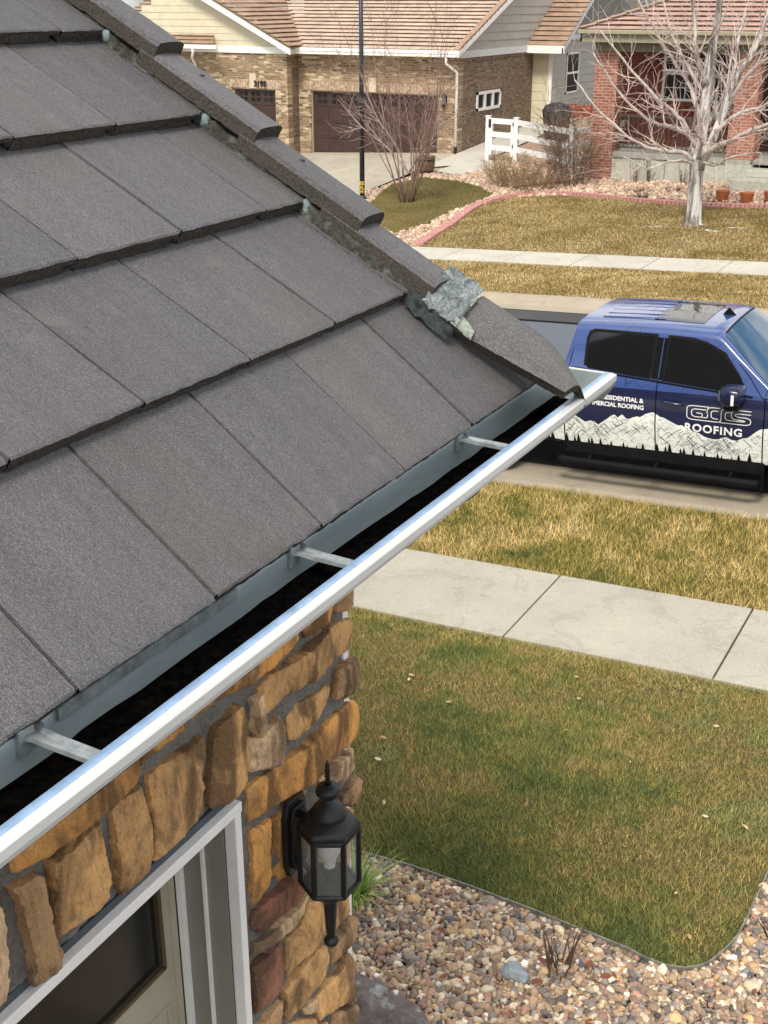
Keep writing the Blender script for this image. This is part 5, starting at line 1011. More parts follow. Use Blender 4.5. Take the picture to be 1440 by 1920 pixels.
# dark timber at the bed behind the shrubs
o = fix(MB().prism([(-13.4, 31.9, gz(-13.4, 31.9)-.02), (-13.36, 31.85, gz(-13.4, 31.9)-.02), (-13.36, 31.85, gz(-13.4, 31.9)+.10), (-13.4, 31.9, gz(-13.4, 31.9)+.10)], (2.0, 1.9, .16)).build('bed_timber', M['wood'], label='dark landscape timber on the rock bed under the white fence', category='timber'))
# lamp post
lx_, ly_ = -17.22, 30.18; po = empty('street_lamp', (lx_, ly_, gz(lx_, ly_)), 'tall dark lamp post in front of the wide garage door', 'street lamp')
MB().tube([(0, 0, -.1), (0, 0, 3), (0, 0, 7.2)], [.072, .064, .05], 16).build('pole', M['pole'], po, smooth=True)
MB().lathe([(.13, -.05), (.13, .06), (.08, .12), (.066, .14)], n=18).build('base', M['pole'], po, smooth='auto')
MB().tube([(0, 0, 7.1), (.0, -.4, 7.35), (0, -1.0, 7.4)], .035, 8).build('arm', M['pole'], po, smooth=True)
MB().box((-.14, -1.5, 7.33), (.14, -.9, 7.45)).build('lamp_head', M['pole'], po, bevel=.03)
for z, t in ((.42, 'EE'), (.30, '3L'), (.19, 'H')):
    o = text_mesh(t, .13, M['yellow'], 'marking', extrude=.004, bold=.004); o.data.transform(Matrix.Rotation(R(22), 4, 'Z')@Matrix.Translation((0, -.078, z))@Matrix.Rotation(R(90), 4, 'X')); o.parent = po

# ================================================================ trees and shrubs
def grow(b, p, d, L, r, depth, prm, rnd):
    n = prm['seg']; pts = [Vector(p)]; rs = [r]; d = Vector(d).normalized(); kids = []
    for i in range(n):
        d = (d+Vector((rnd.gauss(0, 1), rnd.gauss(0, 1), rnd.gauss(0, 1)))*prm['wig']+Vector((0, 0, prm['up']*(1 if depth else .5)))).normalized()
        pts.append(pts[-1]+d*L/n); rs.append(max(prm['rmin'], r*(1-.72*(i+1)/n)))
        if i >= prm.get('bare', 0): kids.append((pts[-1].copy(), d.copy(), rs[-1]))
    b.tube(pts, rs, 6 if depth < 2 else 4 if r > .006 else 3, cap=False)
    if depth < prm['depth']:
        k = prm['kids'][depth]
        for j in range(k):
            q, dd, rr_ = kids[min(len(kids)-1, int(len(kids)*(j+rnd.random())/k))]; ax = dd.orthogonal().normalized(); ax.rotate(Matrix.Rotation(rnd.uniform(0, 6.283), 3, dd)); an = R(rnd.uniform(*prm['ang'])); nd = dd*math.cos(an)+ax*math.sin(an)
            grow(b, q, nd, L*rnd.uniform(*prm['len']), max(prm['rmin'], rr_*prm['thin']), depth+1, prm, rnd)
def curve3(P, n=5):      # smooth polyline through points
    P = [Vector(p) for p in P]; out_ = []
    for i in range(len(P)-1):
        a, b_, c, d = P[max(i-1, 0)], P[i], P[i+1], P[min(i+2, len(P)-1)]
        for k in range(n):
            t = k/n; out_.append(.5*((2*b_)+(c-a)*t+(2*a-5*b_+4*c-d)*t*t+(3*b_-3*c+d-a)*t**3))
    return out_+[P[-1]]
tree = empty('bare_tree', (-7.42, 28.47, -4.90), 'large leafless tree with peeling whitish trunk on the golden lawn', 'tree')
TX, TY, TZ = -7.42, 28.47, -4.90
trk = MB(); rnd = random.Random(9)
base = curve3([(0, 0, -.1), (-.01, 0, .3), (-.02, 0, .8), (-.03, 0, 1.28), (-.03, 0, 1.5)], 4); rad = [.24, .215, .20, .19, .18, .172, .168, .165, .163, .162, .162, .163, .165, .168, .172, .18, .185]
rows = []
for i, p in enumerate(base):
    r_ = rad[min(i, len(rad)-1)]; rows.append([p+Vector((math.cos(a), math.sin(a), 0))*r_*(1+.10*noise.noise(Vector((math.cos(a)*2, math.sin(a)*2, p.z*1.2)))+(.22*max(0, math.sin(a*3+1)) if i < 2 else 0)) for a in np.linspace(0, 2*math.pi, 22)[:-1]])
trk.grid(rows, True)
b = MB(); b2 = MB()
limbs = [ # (points, r0) relative to the tree base; x right, y away, z up
 ([(-.02, 0, 1.25), (-.02, .05, 1.9), (.03, .05, 2.7), (.0, .1, 3.6), (.08, .1, 4.5), (.1, .1, 5.8)], .165, 1),
 ([(.02, 0, 1.35), (.25, .05, 1.9), (.42, .1, 2.6), (.62, .1, 3.2), (.95, .2, 3.9), (1.2, .3, 5.0)], .115, 1),
 ([(.04, .1, 2.2), (.35, .3, 2.8), (.48, .4, 3.5), (.55, .5, 4.6)], .075, 1),
 ([(0, -.05, 3.1), (-.22, -.2, 3.7), (-.3, -.3, 4.4), (-.5, -.4, 5.4)], .07, 1),
 ([(-.05, -.05, 1.35), (-.35, -.1, 1.62), (-.85, -.3, 1.66), (-1.4, -.4, 1.85), (-2.1, -.5, 2.35), (-2.9, -.5, 3.1)], .060, 0),
 ([(-.08, 0, 1.5), (-.3, .1, 1.95), (-.75, .1, 2.15), (-1.3, 0, 2.3), (-2.0, -.1, 2.9), (-2.6, -.2, 3.7)], .062, 0),
 ([(-.08, 0, 1.75), (-.4, -.2, 2.3), (-.9, -.4, 2.75), (-1.6, -.5, 3.4), (-2.3, -.7, 4.2)], .060, 0),
 ([(-.05, 0, 2.3), (-.35, .1, 3.0), (-.8, .2, 3.5), (-1.4, .2, 4.3), (-1.9, .2, 5.0)], .055, 0),
 ([(-.05, .05, 2.9), (-.45, -.1, 3.5), (-.9, -.2, 4.3), (-1.2, -.2, 5.2)], .05, 0),
 ([(.06, -.05, 1.35), (.30, -.2, 1.75), (.75, -.35, 1.95), (1.4, -.5, 2.3), (2.1, -.6, 2.5), (3.0, -.6, 3.0)], .075, 0),
 ([(.3, 0, 2.1), (.75, .1, 2.5), (1.3, .1, 2.7), (2.0, 0, 3.3), (2.8, 0, 3.9)], .055, 0),
 ([(.45, .1, 2.7), (.9, .2, 3.4), (1.5, .2, 3.9), (2.0, .3, 4.8)], .05, 0),
 ([(.0, -.1, 1.5), (.15, -.5, 1.9), (.1, -1.1, 2.3), (.3, -1.7, 3.0)], .05, 0),
 ([(0, .1, 1.6), (-.1, .6, 2.1), (.1, 1.3, 2.7), (0, 2.0, 3.6)], .055, 0),
 ([(-.1, -.1, 1.4), (-.4, -.5, 1.5), (-.9, -.9, 1.35), (-1.4, -1.2, 1.6)], .035, 0),
 ([(.1, -.1, 1.45), (.5, -.5, 1.45), (1.0, -.8, 1.7), (1.6, -1.0, 1.8)], .035, 0)]
prm = dict(seg=6, wig=.16, up=.035, rmin=.0026, bare=1, depth=2, kids=[4, 4, 0], ang=(25, 62), len=(.42, .72), thin=.72)
for pts, r0, big in limbs:
    pp = curve3(pts, 4); rs = [max(.012, r0*(1-.70*i/(len(pp)-1))) for i in range(len(pp))]
    pp = [p+Vector((rnd.gauss(0, .012), rnd.gauss(0, .012), rnd.gauss(0, .012))) if i > 1 else p for i, p in enumerate(pp)]
    (trk if big else b).tube(pp, rs, 12 if big else 8)
    nb = 15 if big else 12
    for j in range(nb):
        i = int(len(pp)*(.22+.76*(j+rnd.random())/nb)); i = min(i, len(pp)-1); d = (pp[i]-pp[i-1]).normalized(); ax = d.orthogonal().normalized(); ax.rotate(Matrix.Rotation(rnd.uniform(0, 6.283), 3, d)); an = R(rnd.uniform(28, 65)); nd = d*math.cos(an)+ax*math.sin(an); nd.z += .12
        grow(b2, pp[i], nd, rnd.uniform(.55, 1.25), max(.006, min(.020, rs[i]*.42)), 1, prm, rnd)
for (x, y) in ((-.9, -.4), (1.25, -.25), (.6, -.7)):      # surface roots
    pp = curve3([(x*.12, y*.12, .02), (x*.45, y*.4, -.04+G*x*.4), (x*.8, y*.9, .0+G*x*.8), (x*1.3, y*.9, -.03+G*x*1.3)], 5); trk.tube(pp, [.05*(1-.6*i/(len(pp)-1)) for i in range(len(pp))], 8)
trk.build('trunk', M['bark'], tree, smooth=True); b.build('branch', plain('pale_limb', (.46, .40, .365), .85, var=.35, scale=7, bump=.4), tree, smooth=True); b2.build('crown', M['twig_pale'], tree)
def shrub(name, x, y, nst, h, spread, r0, mat, seed, prm_, lab, hj=.3, baser=.15):
    rnd = random.Random(seed); e = empty(name, (x, y, gz(x, y)), lab, 'shrub'); b = MB(); b2 = MB()
    for i in range(nst):
        a = rnd.uniform(0, 6.283); q = Vector((math.cos(a)*baser*rnd.random(), math.sin(a)*baser*rnd.random(), -.05)); d = Vector((math.cos(a)*spread*rnd.uniform(.1, 1), math.sin(a)*spread*rnd.uniform(.1, 1), 1))
        L = h*rnd.uniform(1-hj, 1.05); d.normalize(); pts = [q]; rs = [r0*rnd.uniform(.6, 1.1)]; r1 = rs[0]; n = 7
        for k in range(n):
            d = (d+Vector((rnd.gauss(0, .07), rnd.gauss(0, .07), .02))).normalized(); pts.append(pts[-1]+d*L/n); rs.append(max(.004, r1*(1-.85*(k+1)/n)))
            if k >= prm_['first']:
                for j in range(prm_['per']):
                    ax = d.orthogonal().normalized(); ax.rotate(Matrix.Rotation(rnd.uniform(0, 6.283), 3, d)); an = R(rnd.uniform(*prm_['ang'])); grow(b2, pts[-1], d*math.cos(an)+ax*math.sin(an), L*rnd.uniform(.12, .28), max(.0035, rs[-1]*.5), 1, prm_, rnd)
        b.tube(pts, rs, 6)
    b.build('stem', mat, e, smooth=True); b2.build('crown', mat, e); return e
shrub('bare_shrub', -15.73, 30.1, 19, 5.6, .50, .026, M['twig_brown'], 3, dict(seg=4, wig=.14, up=.03, rmin=.0035, depth=2, kids=[0, 3, 0], ang=(20, 55), len=(.4, .8), thin=.8, first=2, per=2), 'tall leafless multi stemmed shrub on the grass island beside the lamp post', .45, .22)
rnd = random.Random(31); e_ = bpy.data.objects['bare_shrub']; b = MB()
for (x1, y1, z1) in ((-2.0, -.3, 2.6), (-1.5, .3, 2.0), (-1.0, -.6, 2.9), (1.25, .2, 2.3), (1.1, -.5, 1.9)):
    pp = curve3([(0, 0, .75), (x1*.3, y1*.3, .75+(z1-.75)*.35), (x1*.65, y1*.7, .75+(z1-.75)*.62), (x1, y1, z1)], 4); rs = [.028*(1-.75*i/(len(pp)-1)) for i in range(len(pp))]; b.tube(pp, rs, 6)
    for j in range(11):
        i = min(len(pp)-1, int(len(pp)*(.25+.7*rnd.random()))); d = (pp[i]-pp[i-1]).normalized(); ax = d.orthogonal().normalized(); ax.rotate(Matrix.Rotation(rnd.uniform(0, 6.283), 3, d)); an = R(rnd.uniform(20, 55)); grow(b, pp[i], d*math.cos(an)+ax*math.sin(an), rnd.uniform(.4, .9), .008, 1, dict(seg=4, wig=.14, up=.02, rmin=.0035, depth=2, kids=[0, 3, 0], ang=(20, 55), len=(.4, .8), thin=.8), rnd)
b.build('side_limb', plain('grey_limb', (.36, .28, .25), .85, var=.3, scale=6), e_)
pr2 = dict(seg=4, wig=.20, up=.03, rmin=.0035, depth=2, kids=[0, 3, 0], ang=(15, 60), len=(.4, .8), thin=.8, first=1, per=2)
shrub('brown_shrub', -11.95, 32.55, 46, 1.9, .62, .012, plain('dry_brown', (.155, .105, .075), .9, var=.35, scale=8), 8, pr2, 'dense leafless dark brown shrub by the left porch column of the red brick house', .5, .35)
shrub('tan_shrub', -13.7, 32.5, 60, .95, 1.3, .008, M['twig_tan'], 12, pr2, 'low spreading tan dead shrub in front of the white fence', .5, .55)
shrub('tan_shrub', -12.75, 31.9, 44, .8, 1.2, .008, plain('tan_brown', (.27, .18, .11), .9, var=.4, scale=8), 14, pr2, 'low brownish dead shrub at the end of the dark timber, right of the tan one', .5, .5)
shrub('dry_shrub', -13.2, 34.6, 9, 2.3, .75, .012, plain('dry_stem', (.20, .15, .115), .9, var=.3, scale=8), 18, pr2, 'thin arching leafless shrub growing through the right end of the white fence', .4, .3)
for i, (x, y, h, lab) in enumerate([(-10.35, 33.15, .7, 'left of the three dry plants at the porch base'), (-9.0, 33.1, .65, 'dry plant at the porch base just left of the tree trunk'), (-9.95, 33.2, .75, 'thin dark dry plant in the middle of the porch base')]):
    stalks('dry_plant', x, y, 9, h*.5, h, .008, .35, M['twig_dark'], 40+i, .12, 3, label=lab, category='plant')
for i, (x, y, lab) in enumerate([(-9.85, 31.95, 'rusty low mat of dry plants in the rock bed left of the tree trunk'), (-8.9, 32.2, 'rusty low dry plants directly beside the tree trunk'), (-9.5, 31.3, 'small dark green brown cushion plant next to the brick edging')]):
    stalks('low_plant', x, y, 130, .08, .18, .007, 1.5, [plain('rust', (.19, .075, .05), .9, var=.4, scale=20)]*2 and (M['twig_dark'] if i < 2 else plain('dark_green_dry', (.07, .065, .03), .9)), 60+i, .28, 1, label=lab, category='plant')
# ================================================================ pickup truck
TO = Vector((-4.4, 12.15, -4.7+G*-4.4-.13)); TA = -math.atan(G)
tr = empty('pickup_truck', TO, 'dark blue crew cab pickup truck with white mountain graphics and roofing lettering', 'pickup truck', rot=(0, TA, 0))
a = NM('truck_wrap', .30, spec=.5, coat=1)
sp = a.n('ShaderNodeSeparateXYZ'); a.l(a.co, sp.inputs[0])
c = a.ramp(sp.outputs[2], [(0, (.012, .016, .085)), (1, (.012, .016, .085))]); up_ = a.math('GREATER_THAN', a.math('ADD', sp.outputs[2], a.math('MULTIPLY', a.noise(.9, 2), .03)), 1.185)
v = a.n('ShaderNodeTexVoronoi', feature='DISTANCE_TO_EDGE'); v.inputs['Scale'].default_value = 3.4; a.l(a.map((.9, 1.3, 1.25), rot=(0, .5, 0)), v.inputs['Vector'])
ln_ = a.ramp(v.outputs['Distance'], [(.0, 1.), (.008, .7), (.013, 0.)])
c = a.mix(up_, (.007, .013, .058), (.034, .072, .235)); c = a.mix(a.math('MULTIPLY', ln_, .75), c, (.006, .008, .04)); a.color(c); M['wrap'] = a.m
M['tglass'] = plain('tinted_glass', (.004, .005, .006), .03, var=.2, spec=.7)
a = NM('windshield', .02, spec=.5, coat=.3, color=(.008, .05, .10)); M['wind'] = a.m  # sky reflection put into the glass as a blue base colour
M['tblack'] = plain('black_plastic', (.006, .006, .007), .7, var=.3, spec=.15); M['tyre'] = plain('tyre_rubber', (.018, .018, .018), .85, var=.3)
M['tchrome'] = plain('chrome', (.55, .55, .56), .15, metal=1); M['gwhite'] = plain('white_vinyl_letter', (.85, .86, .86), .4, var=.02)
a = NM('mountain_print', .35, spec=.5, coat=.4); n1 = a.noise(7, 6, .7, a.map((1.2, 1, 2.2), rot=(0, .5, 0)), 1.2); n2 = a.noise(16, 5, .7, a.map((1, 1, .7), rot=(0, -.6, 0)), 1.5)
c = a.ramp(n1, [(.36, (.46, .50, .47)), (.46, (.74, .78, .73)), (.6, (.88, .90, .86))]); c = a.mix(a.ramp(n2, [(.60, 0.), (.64, .6), (.68, .0)]), c, (.12, .15, .16)); a.color(c); M['mount'] = a.m
WD = 2.0
def sy(v):      # inward offset of the body side at height v
    if v < .60: return .035+(.60-v)*.22 if v < .60 else 0
    if v < .80: return .035*(1-(v-.60)/.20)
    if v < 1.10: return 0.0
    if v < 1.185: return .012*(v-1.10)/.085
    return .012+.045*((v-1.185)/.12)**1.2
def belt(u): return 1.335-.068*(u-.22) if u > .22 else 1.335
def side_panel(name, u0, u1, v0f, v1f, mat=None, near=True, nu=10, vs=None):
    b = MB(); vs_ = np.linspace(0, 1, 15); us = np.linspace(u0, u1, nu); rows = []
    for t in vs_:
        row = []
        for u in us:
            v = v0f(u)+(v1f(u)-v0f(u))*t; y = sy(v); row.append((u, y if near else WD-y, v))
        rows.append(row)
    b.grid(rows); r0 = [(p[0], p[1]+(.03 if near else -.03), p[2]) for p in rows[0]]; 
    for edge in (rows[0], rows[-1], [r[0] for r in rows], [r[-1] for r in rows]): b.grid([edge, [(p[0], p[1]+(.03 if near else -.03), p[2]) for p in edge]])
    return fix(b.build(name, mat or M['wrap'], tr, smooth='auto'))
def arch(u, uc, r=.485, vc=.42, low=.47):
    d = abs(u-uc); return max(low, vc+math.sqrt(r*r-d*d)) if d < r else low
UF, UR = 2.765, -.915
for near in (True, False):
    side_panel('rear_door', .062, 1.078, lambda u: .47 if u > .12 else .47+(.12-u)*1.5, lambda u: belt(u)-.002, near=near)
    side_panel('front_door', 1.088, 2.205, lambda u: .47, lambda u: belt(u)-.002, near=near)
    side_panel('front_fender', 2.215, 3.62, lambda u: arch(u, UF), lambda u: 1.19-.03*max(0, u-2.6)-.25*max(0, u-3.3)**2, near=near, nu=44)
    side_panel('bed_side', -2.02, .050, lambda u: arch(u, UR), lambda u: 1.36 if u < -.02 else 1.33, near=near, nu=60)
    s_y = 0 if near else 1
# inner dark shell
MB().box((.05, .06, .46), (2.4, WD-.06, 1.24)).box((-2.0, .10, .70), (.05, WD-.10, 1.22)).box((2.4, .12, .80), (3.5, WD-.12, 1.05)).box((-1.9, .45, .40), (3.4, WD-.45, .70)).build('chassis', M['tblack'], tr)
# cab top loft
def roofh(u):
    if u < .10: return belt(u)+(1.775-belt(u))*max(0, (u-.02)/.08)
    if u < 1.66: return 1.775+.02*math.sin(math.pi*(u-.1)/1.6)
    t = (u-1.66)/(2.30-1.66); return 1.775-(1.775-1.225)*t**1.02
def lean(v): return .055+.20*(v-1.28)/.45
def section(u):
    h = roofh(u); b0 = min(belt(u), h-.002); k = max(.05, min(1, (h-b0)/.4)); pts = [(sy(b0)*.0+lean(b0)*.95, b0)]
    for t in (.25, .5, .75, 1): v = b0+(h-.07*k-b0)*t; pts.append((lean(v), v))
    y1, v1 = pts[-1]; pts += [(y1+.012*k, v1+.028*k), (y1+.035*k, v1+.05*k), (y1+.075, h-.006*k), (y1+.16, h+.004), (y1+.35, h+.016), (1.0, h+.024)]
    full = pts+[(WD-y, v) for y, v in pts[-2::-1]]; return [(u, y, v) for y, v in full]
us = [.02, .04, .07, .10, .14, .22, .4, .6, .8, 1.0, 1.2, 1.4, 1.55, 1.64, 1.70, 1.78, 1.88, 2.0, 2.12, 2.22, 2.30]
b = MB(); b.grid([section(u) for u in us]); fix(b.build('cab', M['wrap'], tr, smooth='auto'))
b = MB()
for k in range(6): y = .55+k*.18; b.tube([(.30, y, roofh(.3)+.020+.0), (.9, y, roofh(.9)+.024), (1.0, y, roofh(1.0)+.018)], .006, 6)
b.build('roof_rib', M['wrap'], tr, smooth=True)
# windshield, sunroof
def on_cab(u, y): 
    s = section(u); ys = [p[1] for p in s]; vs_ = [p[2] for p in s]; return float(np.interp(y, ys, vs_))
def cab_patch(name, us_, ys_f, mat, off=.006, par=None):
    rows = []
    for u in us_:
        y0, y1 = ys_f(u); rows.append([(u, y, on_cab(u, y)+off) for y in np.linspace(y0, y1, 15)])
    return fix(MB().grid(rows).build(name, mat, par or tr, smooth=True))
cab_patch('windshield', np.linspace(1.70, 2.24, 10), lambda u: (lean(roofh(u)-.07)+.085, WD-lean(roofh(u)-.07)-.085), M['wind'])
cab_patch('windshield_seal', np.linspace(1.685, 1.70, 2), lambda u: (.38, WD-.38), M['tblack'], .007)
cab_patch('sunroof', np.linspace(.88, 1.42, 6), lambda u: (.52, WD-.52), M['tglass'], .004)
MB().prism([(1.50, .985, 1.81), (1.56, .985, 1.885), (1.64, .985, 1.80)], (0, .03, 0)).build('antenna_fin', M['tblack'], tr, bevel=.004)
# side windows on the leaning cab wall
def win(name, pts, near=True, off=.005, mat=None, par=None):
    q = [(u, (lean(v)-off) if near else WD-lean(v)+off, v) for u, v in pts]; q2 = [(u, y+(.02 if near else -.02), v) for u, y, v in q]; n = len(q)
    return fix(MB().add(q+q2, [tuple(range(n))]+[(i, (i+1) % n, (i+1) % n+n, i+n) for i in range(n)]).build(name, mat or M['tglass'], par or tr))
RW = [(.275, 1.36), (.295, 1.335), (.98, 1.285), (.985, 1.692), (.34, 1.700), (.285, 1.675), (.262, 1.60)]
FWN = [(1.145, 1.277), (1.93, 1.222), (1.97, 1.24), (1.965, 1.30), (1.90, 1.40), (1.72, 1.565), (1.56, 1.655), (1.42, 1.685), (1.15, 1.693)]
def grown(pts, g):
    cx_ = sum(p[0] for p in pts)/len(pts); cz_ = sum(p[1] for p in pts)/len(pts); return [(p[0]+(g if p[0] > cx_ else -g), p[1]+(g if p[1] > cz_ else -g*.7)) for p in pts]
for near in (True, False):
    win('window_seal', grown(RW, .030), near, .003, M['tblack']); win('window_seal', grown(FWN, .026), near, .003, M['tblack'])
    win('rear_window', RW, near, .007); win('front_window', FWN, near, .007)
    win('door_pillar', [(1.012, 1.288), (1.078, 1.284), (1.078, 1.690), (1.012, 1.692)], near, .006, M['tglass']); win('door_pillar', [(1.088, 1.283), (1.128, 1.281), (1.128, 1.690), (1.088, 1.690)], near, .006, M['tglass'])
    s2 = lambda y: y if near else WD-y
    # window-opening outline of the doors (gap lines)
    for pts in ([(.075, 1.28), (.105, 1.52), (.16, 1.70), (.24, 1.735), (1.083, 1.735)], [(1.083, 1.735), (1.40, 1.728), (1.60, 1.69), (1.78, 1.59), (2.0, 1.40), (2.12, 1.26), (2.20, 1.17)], [(1.083, 1.26), (1.083, 1.735)]):
        pp = curve3([(u, s2(max(lean(v), sy(v))-.0005), v) for u, v in pts], 5); MB().tube(pp, .0055, 5).build('door_gap', M['tblack'], tr)
    pp = [(u, s2(sy(belt(u)-.01)-.004), belt(u)-.012) for u in np.linspace(.15, 2.08, 20)]; MB().tube(pp, .011, 6).build('belt_moulding', M['tblack'], tr)
    o = MB().tube([(1.16, s2(-.012), 1.075), (1.20, s2(-.045), 1.073), (1.34, s2(-.045), 1.060), (1.38, s2(-.012), 1.055)], .014, 8).build('door_handle', M['wrap'], tr, smooth=True)
    o = MB().tube([(.20, s2(-.012), 1.115), (.24, s2(-.045), 1.113), (.38, s2(-.045), 1.103), (.42, s2(-.012), 1.10)], .014, 8).build('door_handle', M['wrap'], tr, smooth=True)
    # mirror
    mr = empty('side_mirror', (0, 0, 0)); mr.parent = tr
    vb = MB(); sec = []
    for u, h0, h1, y0, y1 in ((1.80, 1.17, 1.30, -.22, -.05), (1.82, 1.145, 1.335, -.25, -.02), (1.87, 1.13, 1.345, -.27, .0), (1.93, 1.135, 1.345, -.27, .02), (1.985, 1.15, 1.335, -.255, .03), (2.01, 1.18, 1.31, -.22, .03)): 
        ring = []
        for k in range(14):
            an = 2*math.pi*k/14; cc, ss = math.cos(an), math.sin(an); f = lambda x: math.copysign(abs(x)**.6, x); ring.append((u, s2((y0+y1)/2+(y1-y0)/2*f(cc)), (h0+h1)/2+(h1-h0)/2*f(ss)))
        sec.append(ring)
    vb.grid(sec, True); vb.add(sec[0], [tuple(range(14))]); vb.add(sec[-1], [tuple(range(14))]); fix(vb.build('mirror_cap', plain('mirror_navy', (.006, .010, .045), .25, spec=.5), mr, smooth='auto'))
    MB().box((1.84, s2(-.20), 1.09), (1.99, s2(.02), 1.155)).build('mirror_base', M['tblack'], mr, bevel=.015); MB().box((1.925, s2(-.278), 1.17), (1.955, s2(-.262), 1.28)).build('turn_signal', M['gwhite'], mr, bevel=.006)
    MB().box((1.788, s2(-.20), 1.19), (1.80, s2(-.06), 1.30)).build('mirror_glass', M['tchrome'], mr)
    # rocker and step
    MB().box((.07, s2(.10), .36), (2.24, s2(.055), .50)).build('rocker', M['tblack'], tr, bevel=.01)
    st_ = [(.03, .30, .0), (.06, .30, -.045), (.10, .30, -.05), (2.12, .288, -.05), (2.17, .288, -.045), (2.19, .288, .0)]
    MB().tube([(u, s2(y), v) for u, v, y in st_], .043, 14).build('step_bar', M['tblack'], tr, smooth=True)
    for u in (.35, 1.1, 1.9): MB().tube([(u, s2(-.02), .30), (u, s2(.20), .40)], .018, 8).build('step_bracket', M['tblack'], tr)
    MB().box((2.22, s2(.02), .20), (2.235, s2(.24), .48)).build('mud_flap', M['tblack'], tr)
    for uc in (UR, UF):
        wh = empty('wheel', (0, 0, 0)); wh.parent = tr
        pr_ = [(.24, .02), (.26, .0), (.36, -.005), (.385, .01), (.40, .04), (.402, .13), (.40, .22), (.385, .25), (.24, .25)]
        f = lambda prf, y_off: [[(uc+r_*math.sin(2*math.pi*k/36), s2(.045+y), .402+r_*math.cos(2*math.pi*k/36)) for k in range(36)] for r_, y in prf]
        fix(MB().grid(f(pr_, 0), True).build('tyre', M['tyre'], wh, smooth='auto')); fix(MB().grid(f([(.245, .02), (.235, .03), (.225, .06), (.22, .2), (.001, .2)], 0), True).build('rim_barrel', M['tblack'], wh, smooth='auto'))
        sp_ = MB()
        for k in range(6):
            an = 2*math.pi*k/6; c1, s1 = math.sin(an), math.cos(an); p0 = Vector((uc+c1*.05, s2(.075), .402+s1*.05)); p1 = Vector((uc+c1*.235, s2(.065), .402+s1*.235)); sp_.tube([p0, p1], [.034, .024], 6)
        sp_.grid(f([(.07, .03), (.07, .1)], 0), True); sp_.build('rim_spokes', M['tchrome'], wh)
        MB().grid([[(uc+.485*math.sin(t), s2(y), .42+.485*math.cos(t)) for t in np.linspace(-1.75, 1.75, 24)] for y in (.03, .30)]).build('wheel_liner', M['tblack'], tr)
    MB().grid([[(u, s2(y), v) for u in np.linspace(-1.95, .04, 8)] for y, v in ((.058, 1.345), (.09, 1.372), (.14, 1.372), (.15, 1.34))]).build('bed_rail', M['tblack'], tr, smooth=True)
# bed, tonneau, tailgate, hood, front
MB().box((-1.93, .15, 1.335), (.045, WD-.15, 1.365)).build('tonneau_cover', plain('tonneau_vinyl', (.045, .06, .085), .35, spec=.6), tr, bevel=.01)
fix(MB().prism([(-2.03, .05, .62), (-2.03, WD-.05, .62), (-2.02, WD-.06, 1.35), (-2.02, .06, 1.35)], (.06, 0, 0)).build('tailgate', M['wrap'], tr, bevel=.01))
MB().box((-2.16, .08, .45), (-2.00, WD-.08, .64)).build('rear_bumper', M['tchrome'], tr, bevel=.02)
for s2 in (lambda y: y, lambda y: WD-y): MB().box((-2.045, s2(.03), .88), (-1.94, s2(.16), 1.28)).build('tail_light', plain('red_lens', (.35, .01, .01), .2), tr, bevel=.008)
rows = []
for u, h in ((2.24, 1.215), (2.5, 1.205), (2.9, 1.185), (3.3, 1.150), (3.52, 1.10), (3.63, 1.02)):
    rows.append([(u, y, h+dz) for y, dz in ((.02+sy(1.15), -.02), (.10, .012), (.30, .035), (.55, .05), (.7, .035), (1.0, .038), (1.3, .035), (1.45, .05), (1.70, .035), (1.90, .012), (1.98-sy(1.15), -.02))])
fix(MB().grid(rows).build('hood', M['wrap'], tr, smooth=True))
MB().box((3.50, .10, .50), (3.62, WD-.10, 1.04)).build('grille', M['tblack'], tr, bevel=.02); MB().box((3.56, .05, .36), (3.74, WD-.05, .60)).build('front_bumper', M['tchrome'], tr, bevel=.03)
for z in (.72, .82, .92): MB().box((3.61, .45, z), (3.635, WD-.45, z+.04)).build('grille_bar', M['tchrome'], tr)
for s2 in (lambda y: y, lambda y: WD-y): MB().box((3.47, s2(.04), .72), (3.63, s2(.40), 1.00)).build('headlight', plain('lens', (.6, .62, .64), .08), tr, bevel=.02)
MB().box((2.20, .12, 1.19), (2.34, WD-.12, 1.235)).build('cowl', M['tblack'], tr, bevel=.01)
# ---- printed graphics on the near side
def on_side(pts, off): return [(u, sy(v)-off, v) for u, v in pts]
def decal(name, cols, mat, off=.0025):    # cols: list of (u, v_bottom, v_top)
    rows = [[] for _ in range(9)]
    for u, v0, v1 in cols:
        for k in range(9): v = v0+(v1-v0)*k/8; rows[k].append((u, sy(v)-off, v))
    return fix(MB().grid(rows).build(name, mat, tr, smooth=True))
MT = [(-.24, .60), (-.05, .70), (.06, .78), (.13, .80), (.19, .81), (.25, .775), (.30, .745), (.36, .765), (.41, .76), (.45, .725), (.50, .77), (.555, .81), (.60, .85), (.635, .865), (.67, .835), (.70, .86), (.72, .875), (.76, .84), (.79, .83), (.83, .85), (.88, .87), (.92, .865), (.98, .91), (1.02, .925), (1.06, .935), (1.10, .915), (1.14, .89), (1.17, .89), (1.21, .87), (1.27, .845), (1.33, .82), (1.38, .825), (1.44, .79), (1.50, .77), (1.56, .755), (1.62, .72), (1.70, .705), (1.76, .71), (1.80, .735), (1.85, .745), (1.89, .72), (1.95, .715), (2.0, .75), (2.06, .765), (2.12, .82), (2.17, .865), (2.20, .875), (2.24, .88), (2.30, .90)]
def mt(u): return float(np.interp(u, [p[0] for p in MT], [p[1] for p in MT]))
def lowv(u): return .478
